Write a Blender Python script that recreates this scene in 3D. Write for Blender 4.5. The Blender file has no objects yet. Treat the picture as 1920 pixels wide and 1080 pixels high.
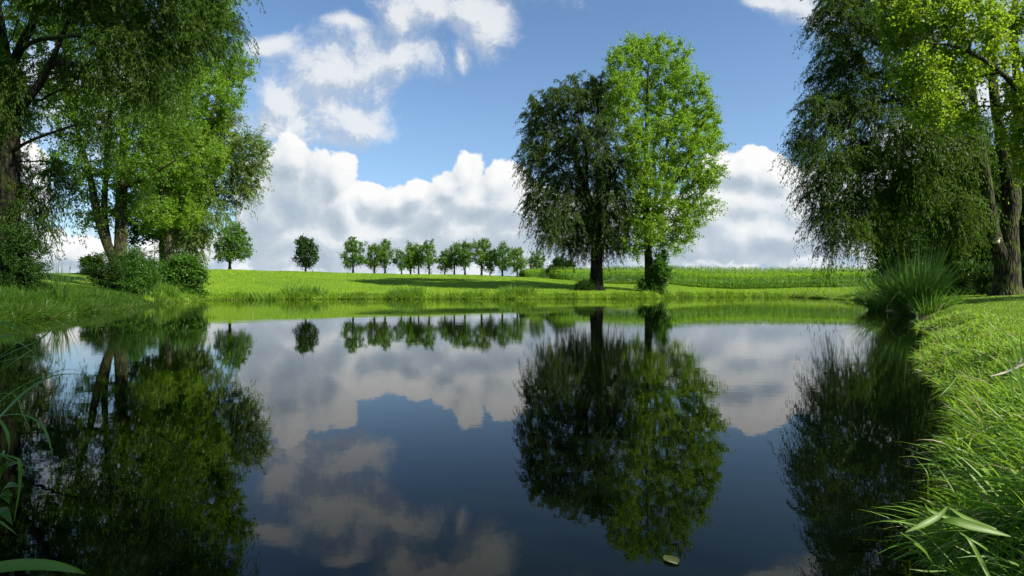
import bpy, math, random
import numpy as np
from math import radians, sin, cos, pi, sqrt
from mathutils import Vector

S = bpy.context.scene
C = S.collection
random.seed(7)

# ------------------------------------------------------------------ camera, light, exposure
F = 1150.0            # focal length in pixels of the 1920 wide photograph
HZ = 544.0            # horizon row
CAMZ = 1.0
cd = bpy.data.cameras.new('camera')
cam = bpy.data.objects.new('camera', cd)
C.objects.link(cam)
cam.location = (0, 0, CAMZ)
cam.rotation_euler = (radians(90), 0, 0)
cd.sensor_width = 36.0
cd.lens = 36.0 * F / 1920.0
cd.shift_y = (HZ - 540.0) / 1920.0
cd.clip_start = 0.05
cd.clip_end = 6000
S.camera = cam

EXPO = 1.15
S.view_settings.view_transform = 'Standard'
S.view_settings.look = 'None'
S.view_settings.exposure = EXPO
S.view_settings.gamma = 1
S.view_settings.use_curve_mapping = False
K = 2.0 ** (-EXPO)

SUN_EL = radians(38)
SUN_AZ = (0.88, -0.42)      # horizontal direction towards the sun
ln = math.hypot(*SUN_AZ)
sun_dir = Vector((SUN_AZ[0] / ln * cos(SUN_EL), SUN_AZ[1] / ln * cos(SUN_EL), sin(SUN_EL)))
ld = bpy.data.lights.new('sun', 'SUN')
ld.energy = 4.6
ld.angle = radians(0.5)
ld.color = (1.0, 0.95, 0.84)
sun = bpy.data.objects.new('sun', ld)
C.objects.link(sun)
sun.location = (40, -20, 60)
sun.rotation_euler = sun_dir.to_track_quat('Z', 'Y').to_euler()


# ------------------------------------------------------------------ node helper
class NT:
    def __init__(self, nt):
        self.nt = nt

    def n(self, typ, ins=None, **props):
        nd = self.nt.nodes.new(typ)
        for k, v in props.items():
            setattr(nd, k, v)
        if ins:
            for k, v in ins.items():
                sock = nd.inputs[k]
                if isinstance(v, bpy.types.NodeSocket):
                    self.nt.links.new(v, sock)
                else:
                    sock.default_value = v
        return nd

    def m(self, op, a, b=None, c=None, clamp=False):
        ins = {0: a}
        if b is not None: ins[1] = b
        if c is not None: ins[2] = c
        return self.n('ShaderNodeMath', ins, operation=op, use_clamp=clamp).outputs[0]

    def vm(self, op, a, b=None, out=0):
        ins = {0: a}
        if b is not None: ins[1] = b
        return self.n('ShaderNodeVectorMath', ins, operation=op).outputs[out]

    def smooth(self, v, lo, hi, a=0.0, b=1.0, kind='SMOOTHSTEP'):
        return self.n('ShaderNodeMapRange', {0: v, 1: lo, 2: hi, 3: a, 4: b}, interpolation_type=kind, clamp=True).outputs[0]

    def mix(self, f, a, b):
        nd = self.nt.nodes.new('ShaderNodeMix')
        nd.data_type = 'RGBA'
        for i, v in ((0, f), (6, a), (7, b)):
            if isinstance(v, bpy.types.NodeSocket):
                self.nt.links.new(v, nd.inputs[i])
            else:
                nd.inputs[i].default_value = v if i == 0 or len(v) == 4 else (*v, 1)
        return nd.outputs[2]

    def noise(self, vec, scale, detail=4, rough=0.5, dist=0.0, out=0):
        return self.n('ShaderNodeTexNoise', {'Vector': vec, 'Scale': scale, 'Detail': detail, 'Roughness': rough, 'Distortion': dist}).outputs[out]


# ------------------------------------------------------------------ world: sky and clouds (laid out by direction)
w = bpy.data.worlds.new('World')
S.world = w
w.use_nodes = True
wt = NT(w.node_tree)
w.node_tree.nodes.clear()

# cumulus heaps and high veils: centre, radii (hundredths of the view's focal length), tilt
CUM = [(545, 300, 45, 42, 0), (560, 365, 95, 75, 0), (505, 390, 56, 66, 0), (640, 340, 34, 40, 0), (652, 395, 60, 50, 0), (700, 380, 30, 28, 0), (745, 392, 38, 30, 0),
       (780, 375, 26, 22, 0), (600, 450, 150, 60, 0), (872, 325, 34, 36, 0), (842, 352, 36, 28, 0), (935, 348, 44, 34, 0), (895, 375, 88, 42, 0), (965, 385, 60, 48, 0),
       (820, 405, 80, 36, 0), (900, 430, 160, 50, 0), (1010, 400, 60, 55, 0), (1060, 430, 120, 55, 0), (740, 455, 150, 40, 0),
       (1365, 320, 40, 30, 0), (1410, 322, 50, 34, 0), (1460, 335, 45, 36, 0), (1400, 385, 85, 40, 0), (1480, 390, 80, 50, 0), (1340, 410, 60, 45, 0), (1440, 440, 150, 46, 0),
       (1560, 380, 90, 70, 0), (1250, 440, 120, 45, 0), (120, 470, 75, 30, 0), (60, 480, 90, 38, 0), (20, 330, 60, 60, 0), (180, 478, 60, 26, 0), (330, 470, 80, 30, 0), (1700, 360, 140, 100, 0)]
BAND = [(960, 520, 1500, 62, 0), (700, 480, 500, 40, 0), (1400, 480, 360, 40, 0), (-700, 480, 800, 120, 0), (2700, 460, 700, 150, 0)]
SHADE = [(560, 340, 60, 75, .35), (520, 400, 70, 60, 0), (600, 430, 60, 30, 0), (800, 412, 110, 20, 0), (930, 420, 90, 22, 0), (720, 462, 160, 16, 0), (1000, 460, 120, 24, 0),
          (480, 470, 100, 30, 0), (1250, 470, 120, 24, 0), (1500, 470, 120, 20, 0), (120, 498, 140, 12, 0)]
VEIL = [(605, 150, 100, 64, -.5), (545, 185, 84, 48, .1), (660, 140, 80, 48, -.4), (735, 105, 95, 38, -.1), (630, 210, 96, 52, .3), (560, 235, 105, 38, .1), (520, 84, 50, 20, -.3),
        (690, 240, 45, 24, .2), (640, 52, 30, 12, 0), (745, 35, 50, 42, -.5), (805, 20, 60, 42, 0), (885, 25, 60, 36, 0), (925, 45, 42, 46, .4), (868, 95, 20, 26, .3),
        (500, 240, 50, 36, 0), (1450, 8, 60, 22, .5), (1500, 22, 60, 34, .6), (780, 110, 44, 30, 0), (1700, -60, 260, 110, .2), (200, 190, 200, 90, 0),
        (840, -120, 260, 90, 0), (300, -300, 300, 120, .3), (1300, -380, 400, 120, .1), (1840, 180, 130, 70, .3)]


def blob_group(name, blobs, k=0.35):
    g = bpy.data.node_groups.new(name, 'ShaderNodeTree')
    g.interface.new_socket('P', in_out='INPUT', socket_type='NodeSocketVector')
    g.interface.new_socket('D', in_out='OUTPUT', socket_type='NodeSocketFloat')
    t = NT(g)
    gi = g.nodes.new('NodeGroupInput'); go = g.nodes.new('NodeGroupOutput')
    acc = None
    for (px, py, rx, ry, rot) in blobs:
        # the running maximum is threaded through the coordinate so that the heaps are worked out one after another
        src = gi.outputs[0] if acc is None else t.n('ShaderNodeVectorMath', {0: acc, 1: (1e-7, 1e-7, 1e-7), 2: gi.outputs[0]}, operation='MULTIPLY_ADD').outputs[0]
        mp = t.n('ShaderNodeMapping', {'Vector': src, 'Location': ((px - 960) / F, (HZ - py) / F, 0), 'Rotation': (0, 0, -rot),
                                      'Scale': (rx * 1.25 / F, ry * 1.25 / F, 1)}, vector_type='TEXTURE').outputs[0]
        ln_ = t.vm('LENGTH', mp, out='Value')
        v = t.m('SUBTRACT', 1.0, ln_)
        acc = v if acc is None else t.m('SMOOTH_MAX', acc, v, k)
    g.links.new(t.m('MAXIMUM', acc, -1.0), go.inputs[0])
    return g


def cloud_group(name, blobs, scale, amp, puff, detail=8.0, rough=.6, warp=.05, bg=None, kk=.07):
    bg = bg or blob_group(name + '_blobs', blobs, kk)
    g = bpy.data.node_groups.new(name, 'ShaderNodeTree')
    g.interface.new_socket('P', in_out='INPUT', socket_type='NodeSocketVector')
    g.interface.new_socket('D', in_out='OUTPUT', socket_type='NodeSocketFloat')
    t = NT(g)
    gi = g.nodes.new('NodeGroupInput'); go = g.nodes.new('NodeGroupOutput')
    P = gi.outputs[0]
    w1 = t.n('ShaderNodeTexNoise', {'Vector': P, 'Scale': scale, 'Detail': 2.0}, noise_dimensions='2D').outputs[1]
    Pw = t.vm('ADD', P, t.vm('MULTIPLY', t.vm('SUBTRACT', w1, (.5, .5, .5)), (warp, warp, 0)))
    bn = t.n('ShaderNodeGroup'); bn.node_tree = bg
    g.links.new(Pw, bn.inputs[0])
    fb = t.n('ShaderNodeTexNoise', {'Vector': Pw, 'Scale': scale * 1.7, 'Detail': detail, 'Roughness': rough}, noise_dimensions='2D').outputs[0]
    D = t.m('MULTIPLY_ADD', t.m('SUBTRACT', fb, .5), amp, bn.outputs[0])
    if puff:
        vo = t.n('ShaderNodeTexVoronoi', {'Vector': Pw, 'Scale': scale * 3.0, 'Detail': min(3.0, detail), 'Roughness': .65}, feature='F1', voronoi_dimensions='2D', normalize=True).outputs['Distance']
        D = t.m('MULTIPLY_ADD', t.m('SUBTRACT', .36, vo), puff, D)
    g.links.new(D, go.inputs[0])
    return g, bg


tc = wt.n('ShaderNodeTexCoord').outputs['Generated']
sep = wt.n('ShaderNodeSeparateXYZ', {0: tc})
ya = wt.m('MAXIMUM', wt.m('ABSOLUTE', sep.outputs[1]), 0.12)
Pv = wt.n('ShaderNodeCombineXYZ', {0: wt.m('DIVIDE', sep.outputs[0], ya), 1: wt.m('DIVIDE', sep.outputs[2], ya), 2: 0.0}).outputs[0]


def sample(group, off=None):
    nd = wt.n('ShaderNodeGroup'); nd.node_tree = group
    w.node_tree.links.new(Pv if off is None else wt.vm('ADD', Pv, off), nd.inputs[0])
    return nd.outputs[0]


cg, cb = cloud_group('cumulus', CUM, 7.0, 1.15, 0.55)
cgl, _ = cloud_group('cumulus_coarse', CUM, 7.0, 1.15, 0.55, 6.0, bg=cb)
vg, vb = cloud_group('veil', VEIL, 6.5, 2.1, 0.0, 9.0, .72, .06, None, .40)
vgl, _ = cloud_group('veil_coarse', VEIL, 6.5, 2.1, 0.0, 5.0, .72, .06, bg=vb)
bgp, bb = cloud_group('band', BAND, 5.0, 1.8, 0.0, 6.0)
shg, sb = cloud_group('cloud_shade', SHADE, 7.0, 1.3, 0.0, 7.0, .62, .10, None, .25)  # grey shaded patches and undersides painted into the clouds

sky = wt.n('ShaderNodeTexSky', sky_type='NISHITA', sun_disc=False)
sky.sun_elevation = SUN_EL
sky.sun_rotation = math.atan2(sun_dir.x, sun_dir.y)
sky.air_density = 1.0; sky.dust_density = 0.3; sky.ozone_density = 2.2
skyc = wt.vm('MULTIPLY', sky.outputs[0], (0.060, 0.0680, 0.0740))
el = sep.outputs[2]

d0 = sample(cg); d1 = sample(cgl, (0.014, 0.024, 0)); sh = wt.smooth(sample(shg), -.30, .95)
ca = wt.smooth(d0, 0.0, 0.16)
lit = wt.m('ADD', wt.m('MULTIPLY', wt.m('SUBTRACT', d0, d1), 1.15), wt.m('MULTIPLY', wt.smooth(d0, .0, 1.3), -0.30))
lit = wt.m('MULTIPLY_ADD', sh, -.50, lit)
lit = wt.smooth(lit, -0.95, 0.55, kind='LINEAR')
ccol = wt.n('ShaderNodeValToRGB', {0: lit})
cr = ccol.color_ramp
cr.elements[0].position = 0.0; cr.elements[0].color = (.44 * K, .53 * K, .63 * K, 1)
cr.elements[1].position = 1.0; cr.elements[1].color = (.98 * K, .985 * K, .98 * K, 1)
e = cr.elements.new(.36); e.color = (.57 * K, .65 * K, .73 * K, 1)
e = cr.elements.new(.62); e.color = (.80 * K, .84 * K, .88 * K, 1)

v0 = sample(vg); v1 = sample(vgl, (0.02, 0.03, 0))
va = wt.m('MULTIPLY', wt.smooth(v0, -0.28, 0.85), 0.91)
vl = wt.smooth(wt.m('SUBTRACT', v0, v1), -0.35, 0.35)
vcol = wt.mix(vl, (.50 * K, .58 * K, .70 * K), (.86 * K, .88 * K, .90 * K))
b0 = sample(bgp)
ba = wt.m('MULTIPLY', wt.smooth(b0, -0.05, 0.55), 0.9)
bl = wt.smooth(wt.noise(Pv, 14.0, 3, .6), .36, .64)
bcol = wt.mix(bl, (.42 * K, .53 * K, .68 * K), (.88 * K, .90 * K, .93 * K))
pale = wt.m('MULTIPLY', wt.smooth(el, .42, .0), .35)
col = wt.mix(pale, skyc, (.42 * K, .62 * K, .88 * K))
col = wt.mix(ba, col, bcol)
col = wt.mix(va, col, vcol)
col = wt.mix(ca, col, ccol.outputs[0])
up = wt.smooth(el, -0.02, 0.0)
col = wt.mix(up, (.05 * K, .08 * K, .03 * K), col)
bgn = wt.n('ShaderNodeBackground', {0: col, 1: 1.0})
wo = wt.n('ShaderNodeOutputWorld')
w.node_tree.links.new(bgn.outputs[0], wo.inputs[0])
w.cycles.sampling_method = 'NONE'

S.render.engine = 'CYCLES'
S.cycles.use_adaptive_sampling = True
S.cycles.adaptive_threshold = 0.02
S.cycles.max_bounces = 7
S.cycles.diffuse_bounces = 3
S.cycles.glossy_bounces = 3
S.cycles.transmission_bounces = 4
S.cycles.use_denoising = True


# ------------------------------------------------------------------ materials
def mat(name):
    m = bpy.data.materials.new(name)
    m.use_nodes = True
    m.node_tree.nodes.clear()
    t = NT(m.node_tree)
    out = t.n('ShaderNodeOutputMaterial')
    return m, t, out


def foliage(name, c1, c2, tr, trw=0.42, rough=0.45, patch=0.25, odd=None, spec=0.35):
    """leaf material: two greens drawn per leaf and per patch, light passing through the blade"""
    m, t, out = mat(name)
    g = t.n('ShaderNodeNewGeometry')
    ri = g.outputs['Random Per Island']
    pn = t.noise(g.outputs['Position'], patch, 2)
    f = t.m('ADD', t.m('MULTIPLY', ri, .6), t.m('MULTIPLY', t.smooth(pn, .3, .7), .4))
    base = t.mix(f, c1, c2)
    if odd:
        base = t.mix(t.smooth(ri, 1 - odd[0] - .002, 1 - odd[0]), base, odd[1])
    p = t.n('ShaderNodeBsdfPrincipled', {'Base Color': base, 'Roughness': rough, 'Specular IOR Level': spec})
    trc = t.mix(.35, (*tr, 1), base)
    if odd:
        trc = t.mix(t.smooth(ri, 1 - odd[0] - .002, 1 - odd[0]), trc, odd[1])
    tl = t.n('ShaderNodeBsdfTranslucent', {'Color': trc})
    ms = t.n('ShaderNodeMixShader', {0: trw, 1: p.outputs[0], 2: tl.outputs[0]})
    m.node_tree.links.new(ms.outputs[0], out.inputs[0])
    return m


def bark(name, c1, c2, moss=0.0, sc=9.0):
    m, t, out = mat(name)
    tcn = t.n('ShaderNodeTexCoord').outputs['Object']
    v = t.vm('MULTIPLY', tcn, (1, 1, .22))
    n1 = t.noise(v, sc, 6, .62, .4)
    vo = t.n('ShaderNodeTexVoronoi', {'Vector': v, 'Scale': sc * .9}, feature='DISTANCE_TO_EDGE').outputs[0]
    ridge = t.smooth(vo, 0, .28)
    f = t.m('MULTIPLY', ridge, n1)
    base = t.mix(t.smooth(f, .08, .55), c1, c2)
    if moss:
        mn = t.noise(tcn, 1.3, 4, .6)
        base = t.mix(t.m('MULTIPLY', t.smooth(mn, .45, .65), moss), base, (.075, .10, .012))
    h = t.m('ADD', t.m('MULTIPLY', ridge, .7), t.m('MULTIPLY', n1, .5))
    b = t.n('ShaderNodeBump', {'Strength': .9, 'Distance': .05, 'Height': h})
    p = t.n('ShaderNodeBsdfPrincipled', {'Base Color': base, 'Roughness': .9, 'Specular IOR Level': .15, 'Normal': b.outputs[0]})
    m.node_tree.links.new(p.outputs[0], out.inputs[0])
    return m


def plain(name, c1, c2, scale=6.0, rough=.8, bump=.02):
    m, t, out = mat(name)
    tcn = t.n('ShaderNodeTexCoord').outputs['Object']
    n1 = t.noise(tcn, scale, 5, .6)
    base = t.mix(t.smooth(n1, .3, .7), c1, c2)
    b = t.n('ShaderNodeBump', {'Strength': .6, 'Distance': bump, 'Height': n1})
    p = t.n('ShaderNodeBsdfPrincipled', {'Base Color': base, 'Roughness': rough, 'Normal': b.outputs[0]})
    m.node_tree.links.new(p.outputs[0], out.inputs[0])
    return m


M = {}
M['poplar'] = foliage('poplar_leaf', (.085, .18, .012), (.16, .275, .020), (.36, .58, .022), .50, spec=.25)
M['poplar_dark'] = foliage('dense_leaf', (.048, .115, .008), (.11, .20, .012), (.24, .42, .015), .45)
M['willow'] = foliage('willow_leaf', (.030, .060, .014), (.080, .122, .026), (.14, .23, .02), .38, spec=.12)
M['willow_grey'] = foliage('grey_willow_leaf', (.085, .15, .030), (.16, .24, .050), (.28, .42, .05), .42, spec=.2)
M['willow_dark'] = foliage('dark_willow_leaf', (.026, .060, .008), (.058, .108, .014), (.13, .25, .012), .40, spec=.10)
M['maple'] = foliage('maple_leaf', (.040, .105, .012), (.095, .19, .018), (.17, .34, .018), .42, spec=.2)
M['row_leaf'] = foliage('row_leaf', (.06, .13, .025), (.13, .23, .045), (.20, .34, .04), .42)
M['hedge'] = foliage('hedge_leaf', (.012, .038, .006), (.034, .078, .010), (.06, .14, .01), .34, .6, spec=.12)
M['bush'] = foliage('bush_leaf', (.030, .095, .008), (.075, .165, .012), (.12, .30, .012), .4)
M['bright'] = foliage('bright_leaf', (.08, .16, .010), (.18, .28, .02), (.38, .55, .02), .52, spec=.2)
M['lawn'] = foliage('lawn_blade', (.090, .190, .010), (.20, .30, .018), (.28, .42, .02), .38, .5, .7, (.05, (.30, .30, .10, 1)))
M['meadow'] = foliage('meadow_blade', (.11, .23, .008), (.29, .43, .016), (.32, .50, .014), .38, .55, .16, (.03, (.32, .32, .10, 1)))
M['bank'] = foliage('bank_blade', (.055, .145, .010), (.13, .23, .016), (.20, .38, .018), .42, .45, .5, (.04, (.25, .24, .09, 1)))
M['bank_bright'] = foliage('sun_tinted_bank_blade', (.08, .20, .014), (.23, .40, .040), (.36, .56, .02), .42, .5, .9, (.085, (.34, .30, .13, 1)), spec=.3)  # brighter copy of the bank grass, sunlight put into its colour
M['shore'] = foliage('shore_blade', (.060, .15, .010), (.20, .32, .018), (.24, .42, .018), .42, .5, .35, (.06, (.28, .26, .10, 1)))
M['bank_dark'] = foliage('shade_tinted_bank_blade', (.030, .085, .007), (.070, .145, .010), (.11, .22, .010), .4, .5, .4, (.04, (.2, .2, .07, 1)))  # darker copy of the bank grass, left bank shade put into its colour
M['reed'] = foliage('reed_blade', (.06, .16, .014), (.15, .28, .030), (.15, .30, .02), .36, .4, .8, (.05, (.30, .27, .13, 1)), spec=.45)
M['corn'] = foliage('corn_blade', (.065, .16, .012), (.24, .41, .045), (.34, .55, .03), .45, .35, .1, spec=.5)
M['tassel'] = foliage('corn_tassel', (.22, .24, .07), (.30, .30, .10), (.3, .3, .1), .3)
M['seed'] = foliage('seed_head', (.22, .18, .09), (.34, .28, .15), (.3, .25, .1), .3)
M['bark'] = bark('willow_bark', (.011, .010, .006), (.058, .050, .030), .6, 7.0)
M['bark_dark'] = bark('dark_bark', (.004, .0035, .003), (.018, .015, .011), .2, 6.0)  # near black: shade on the huge left trunk is put into the bark colour
M['bark_thin'] = bark('smooth_bark', (.05, .045, .028), (.16, .14, .09), .2, 5.0)
M['wood'] = plain('weathered_wood', (.30, .27, .21), (.48, .44, .36), 14)
M['deadwood'] = plain('dead_wood', (.18, .165, .11), (.32, .29, .21), 22, .8, .003)
M['brick'] = plain('red_brick', (.30, .07, .035), (.42, .12, .06), 2)
M['render'] = plain('pale_render', (.5, .47, .40), (.6, .57, .5), 2)
M['slate'] = plain('roof_tile', (.06, .06, .07), (.10, .10, .12), 2)


# ground
def ground_material():
    m, t, out = mat('ground_turf')
    g = t.n('ShaderNodeNewGeometry')
    P = g.outputs['Position']
    z = t.n('ShaderNodeSeparateXYZ', {0: P}).outputs[2]
    n1 = t.noise(P, .12, 4, .55); n2 = t.noise(P, 1.4, 5, .6); n3 = t.noise(P, 14, 4, .7)
    c = t.mix(t.smooth(n1, .35, .65), (.090, .185, .010), (.15, .25, .012))
    c = t.mix(t.m('MULTIPLY', t.smooth(n2, .4, .75), .6), c, (.19, .26, .018))
    c = t.mix(t.smooth(n3, .35, .8), t.mix(.45, c, (.035, .08, .006)), c)
    zz = t.m('ADD', z, t.m('MULTIPLY', t.m('SUBTRACT', n2, .5), .16))
    c = t.mix(t.smooth(zz, .02, .16), (.045, .036, .018), c)
    h = t.m('ADD', t.m('MULTIPLY', n3, .5), t.m('MULTIPLY', n2, .8))
    b = t.n('ShaderNodeBump', {'Strength': .8, 'Distance': .10, 'Height': h})
    p = t.n('ShaderNodeBsdfPrincipled', {'Base Color': c, 'Roughness': .9, 'Specular IOR Level': .1, 'Normal': b.outputs[0]})
    m.node_tree.links.new(p.outputs[0], out.inputs[0])
    return m


def water_material():
    m, t, out = mat('pond_water')
    g = t.n('ShaderNodeNewGeometry')
    P = g.outputs['Position']
    big = t.noise(P, .35, 2, .5)
    fine = t.noise(t.vm('MULTIPLY', P, (1.0, 1.5, 1)), 4.5, 3, .5)
    cat = t.smooth(t.noise(P, .09, 2, .5), .42, .68)
    amp = t.m('MULTIPLY_ADD', cat, .0011, .0003)
    h = t.m('ADD', t.m('MULTIPLY', fine, amp), t.m('MULTIPLY', big, .0028))
    b = t.n('ShaderNodeBump', {'Strength': 1.0, 'Distance': 1.0, 'Height': h})
    body = t.mix(t.smooth(big, .3, .7), (.0010, .0022, .0008), (.0016, .0030, .0009))
    p = t.n('ShaderNodeBsdfPrincipled', {'Base Color': body, 'Roughness': .010, 'IOR': 1.22, 'Normal': b.outputs[0]})
    m.node_tree.links.new(p.outputs[0], out.inputs[0])
    return m


M['ground'] = ground_material()
M['water'] = water_material()


# ------------------------------------------------------------------ mesh helpers
def mesh_obj(name, verts, quads, material, parent=None, smooth=False):
    verts = np.ascontiguousarray(verts, dtype=np.float32); quads = np.ascontiguousarray(quads, dtype=np.int32)
    me = bpy.data.meshes.new(name)
    k = quads.shape[1]
    me.vertices.add(len(verts)); me.vertices.foreach_set('co', verts.ravel())
    me.loops.add(quads.size); me.loops.foreach_set('vertex_index', quads.ravel())
    me.polygons.add(len(quads))
    me.polygons.foreach_set('loop_start', np.arange(0, quads.size, k, dtype=np.int32))
    me.polygons.foreach_set('loop_total', np.full(len(quads), k, dtype=np.int32))
    if smooth:
        me.polygons.foreach_set('use_smooth', np.ones(len(quads), dtype=bool))
    me.update(calc_edges=True)
    me.materials.append(material)
    o = bpy.data.objects.new(name, me)
    C.objects.link(o)
    if parent is not None:
        o.parent = parent
        o.location = -parent.location
    return o


def tag(o, label=None, cat=None, group=None, kind=None):
    if label: o['label'] = label
    if cat: o['category'] = cat
    if group: o['group'] = group
    if kind: o['kind'] = kind
    return o


def thing(name, loc, label, cat, group=None):
    o = bpy.data.objects.new(name, None)
    o.empty_display_size = .3
    C.objects.link(o)
    o.location = Vector([float(v) for v in loc])
    return tag(o, label, cat, group)


class Geo:
    def __init__(self):
        self.v, self.q, self.n = [], [], 0

    def add(self, v, q):
        self.v.append(v); self.q.append(q + self.n); self.n += len(v)

    def obj(self, name, material, parent=None, smooth=False):
        return mesh_obj(name, np.concatenate(self.v), np.concatenate(self.q), material, parent, smooth)


def unit(a):
    return a / np.maximum(np.linalg.norm(a, axis=-1, keepdims=True), 1e-9)


def tube(pts, rad, sides=6, rough=0.0, rng=None):
    pts = np.asarray(pts, float); rad = np.asarray(rad, float); k = len(pts)
    tan = np.gradient(pts, axis=0); tan = unit(tan)
    mean = unit(pts[-1] - pts[0] + 1e-6)
    ref = np.eye(3)[np.argmin(np.abs(mean))]
    a = unit(np.cross(tan, ref)); b = np.cross(tan, a)
    th = np.linspace(0, 2 * pi, sides, endpoint=False)
    rr = np.repeat(rad[:, None], sides, 1)
    if rough and rng is not None:
        lob = 1 + rough * np.sin(th * 3 + 1.0)[None] + rough * .7 * np.sin(th * 5 + .4 * np.arange(k)[:, None])
        rr = rr * lob * (1 + rng.normal(0, rough * .25, rr.shape))
    v = pts[:, None] + rr[..., None] * (np.cos(th)[None, :, None] * a[:, None] + np.sin(th)[None, :, None] * b[:, None])
    i = np.arange(k - 1)[:, None] * sides; j = np.arange(sides)[None]; j2 = (j + 1) % sides
    q = np.stack([i + j, i + j2, i + sides + j2, i + sides + j], -1).reshape(-1, 4)
    return v.reshape(-1, 3), q


def catmull(pts, seg):
    pts = np.asarray(pts, float)
    P = np.vstack([2 * pts[0] - pts[1], pts, 2 * pts[-1] - pts[-2]])
    out = []
    for i in range(1, len(P) - 2):
        L = np.linalg.norm(P[i + 1, :3] - P[i, :3]); n = max(2, int(math.ceil(L / seg)))
        t = np.linspace(0, 1, n, endpoint=False)[:, None]
        out.append(.5 * ((2 * P[i]) + (-P[i - 1] + P[i + 1]) * t + (2 * P[i - 1] - 5 * P[i] + 4 * P[i + 1] - P[i + 2]) * t ** 2 + (-P[i - 1] + 3 * P[i] - 3 * P[i + 1] + P[i + 2]) * t ** 3))
    out.append(pts[-1:])
    return np.concatenate(out)


def W(px, py, d):
    return np.array([(px - 960) / F * d, d, CAMZ + (HZ - py) / F * d])


def leaves_geo(p, dirs, length, width, rng, fold=.12):
    """one leaf per row: a slightly folded lozenge"""
    n = len(p)
    dirs = unit(dirs)
    nrm = unit(np.cross(dirs, rng.normal(size=(n, 3))))
    side = nrm
    upv = np.cross(dirs, side)
    L = length[:, None]; Wd = width[:, None]
    v = np.empty((n, 4, 3))
    v[:, 0] = p
    v[:, 1] = p + dirs * L * .45 + side * Wd * .5 + upv * L * fold
    v[:, 2] = p + dirs * L
    v[:, 3] = p + dirs * L * .45 - side * Wd * .5 + upv * L * fold
    q = np.arange(n * 4).reshape(n, 4)
    return v.reshape(-1, 3), q


def blades_geo(p, d0, L, wd, droop, segs, rng, side=None):
    """ribbons: p + d0 L t - z droop L t^2, tapering to a point"""
    n = len(p)
    d0 = unit(d0)
    if side is None:
        side = rng.normal(size=(n, 3)); side[:, 2] *= .25
    side = unit(side - d0 * np.sum(side * d0, 1, keepdims=True))
    t = np.linspace(0, 1, segs + 1)[None, :, None]
    c = p[:, None] + d0[:, None] * (L[:, None, None] * t)
    c[..., 2] -= (droop * L)[:, None] * (t[..., 0] ** 2)
    prof = np.clip(1 - t ** 2.2, .06, 1) * np.clip(.55 + t * 2.2, 0, 1)
    off = side[:, None] * (wd[:, None, None] * .5 * prof)
    v = np.stack([c - off, c + off], 2).reshape(n, -1, 3)
    k = (segs + 1) * 2
    i = np.arange(segs) * 2
    q1 = np.stack([i, i + 1, i + 3, i + 2], -1)
    q = (np.arange(n)[:, None, None] * k + q1[None]).reshape(-1, 4)
    return v.reshape(-1, 3), q


# ------------------------------------------------------------------ terrain
SH = [(1800, 1080), (1790, 1000), (1797, 850), (1785, 760), (1755, 690), (1738, 630), (1735, 605), (1700, 592), (1650, 578), (1640, 566), (1500, 558), (1380, 557.5), (1300, 558),
      (1200, 560), (1000, 561), (850, 561), (700, 561), (560, 561.5), (400, 563), (320, 567), (250, 576), (130, 591), (0, 602)]
shore = [((x - 960) / (y - HZ), F / (y - HZ)) for x, y in SH]
shore += [(-15.5, 13), (-10, 8), (-6, 4.6), (-3.6, 2.6), (-2.2, 1.4), (-1.0, .7), (0, .35), (.8, .5), (1.3, 1.2)]
sp = np.array([(x, y, 0) for x, y in shore])
sp = catmull(np.vstack([sp, sp[:1]]), .6)[:-1]
rs = np.random.default_rng(3)
dist = np.hypot(sp[:, 0], sp[:, 1])
ph = np.cumsum(np.r_[0, np.linalg.norm(np.diff(sp, axis=0), axis=1)])
wob = sum(a * np.sin(ph / l + o) for a, l, o in ((.35, 1.7, 0), (.25, .8, 2), (.16, .43, 4)))
nrm = np.gradient(sp, axis=0); nrm = unit(np.stack([nrm[:, 1], -nrm[:, 0], nrm[:, 2]], 1))
sp = sp + nrm * (wob * np.clip(dist / 30, .08, 1) * .8)[:, None]
PA = sp[:, :2]; PB = np.roll(PA, -1, axis=0)


def shore_dist(x, y):
    """signed distance to the waterline, positive on land"""
    x = np.atleast_1d(np.asarray(x, float)); y = np.atleast_1d(np.asarray(y, float))
    out = np.empty(x.shape)
    ab = PB - PA; l2 = np.maximum((ab ** 2).sum(1), 1e-9)
    for s in range(0, len(x), 4000):
        px = x[s:s + 4000, None]; py = y[s:s + 4000, None]
        t = np.clip(((px - PA[:, 0]) * ab[:, 0] + (py - PA[:, 1]) * ab[:, 1]) / l2, 0, 1)
        d = np.sqrt(((px - PA[:, 0] - t * ab[:, 0]) ** 2 + (py - PA[:, 1] - t * ab[:, 1]) ** 2).min(1))
        cond = (PA[:, 1] > py) != (PB[:, 1] > py)
        xi = PA[:, 0] + (py - PA[:, 1]) / np.where(PB[:, 1] == PA[:, 1], 1e-9, PB[:, 1] - PA[:, 1]) * ab[:, 0]
        inside = (np.sum(cond & (px < xi), 1) % 2) == 1
        out[s:s + 4000] = np.where(inside, -d, d)
    return out


def az(px): return math.degrees(math.atan((px - 960) / F))


AZ = [-180, -70, az(0), az(130), az(250), az(320), az(430), az(570), az(700), az(980), az(1050), az(1117), az(1250), az(1640), az(1740), az(1900), 60, 180]
ZZ = [1.2, 1.8, 2.9, 3.0, 3.7, 4.2, 4.4, 4.55, 4.35, 4.05, 3.5, 2.7, 2.5, 2.4, 1.0, .95, 1.0, 1.2]
SS = [10, 15, 23, 25, 36, 46, 46, 58, 62, 62, 50, 36, 18, 38, 14, 13, 10, 10]


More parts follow.
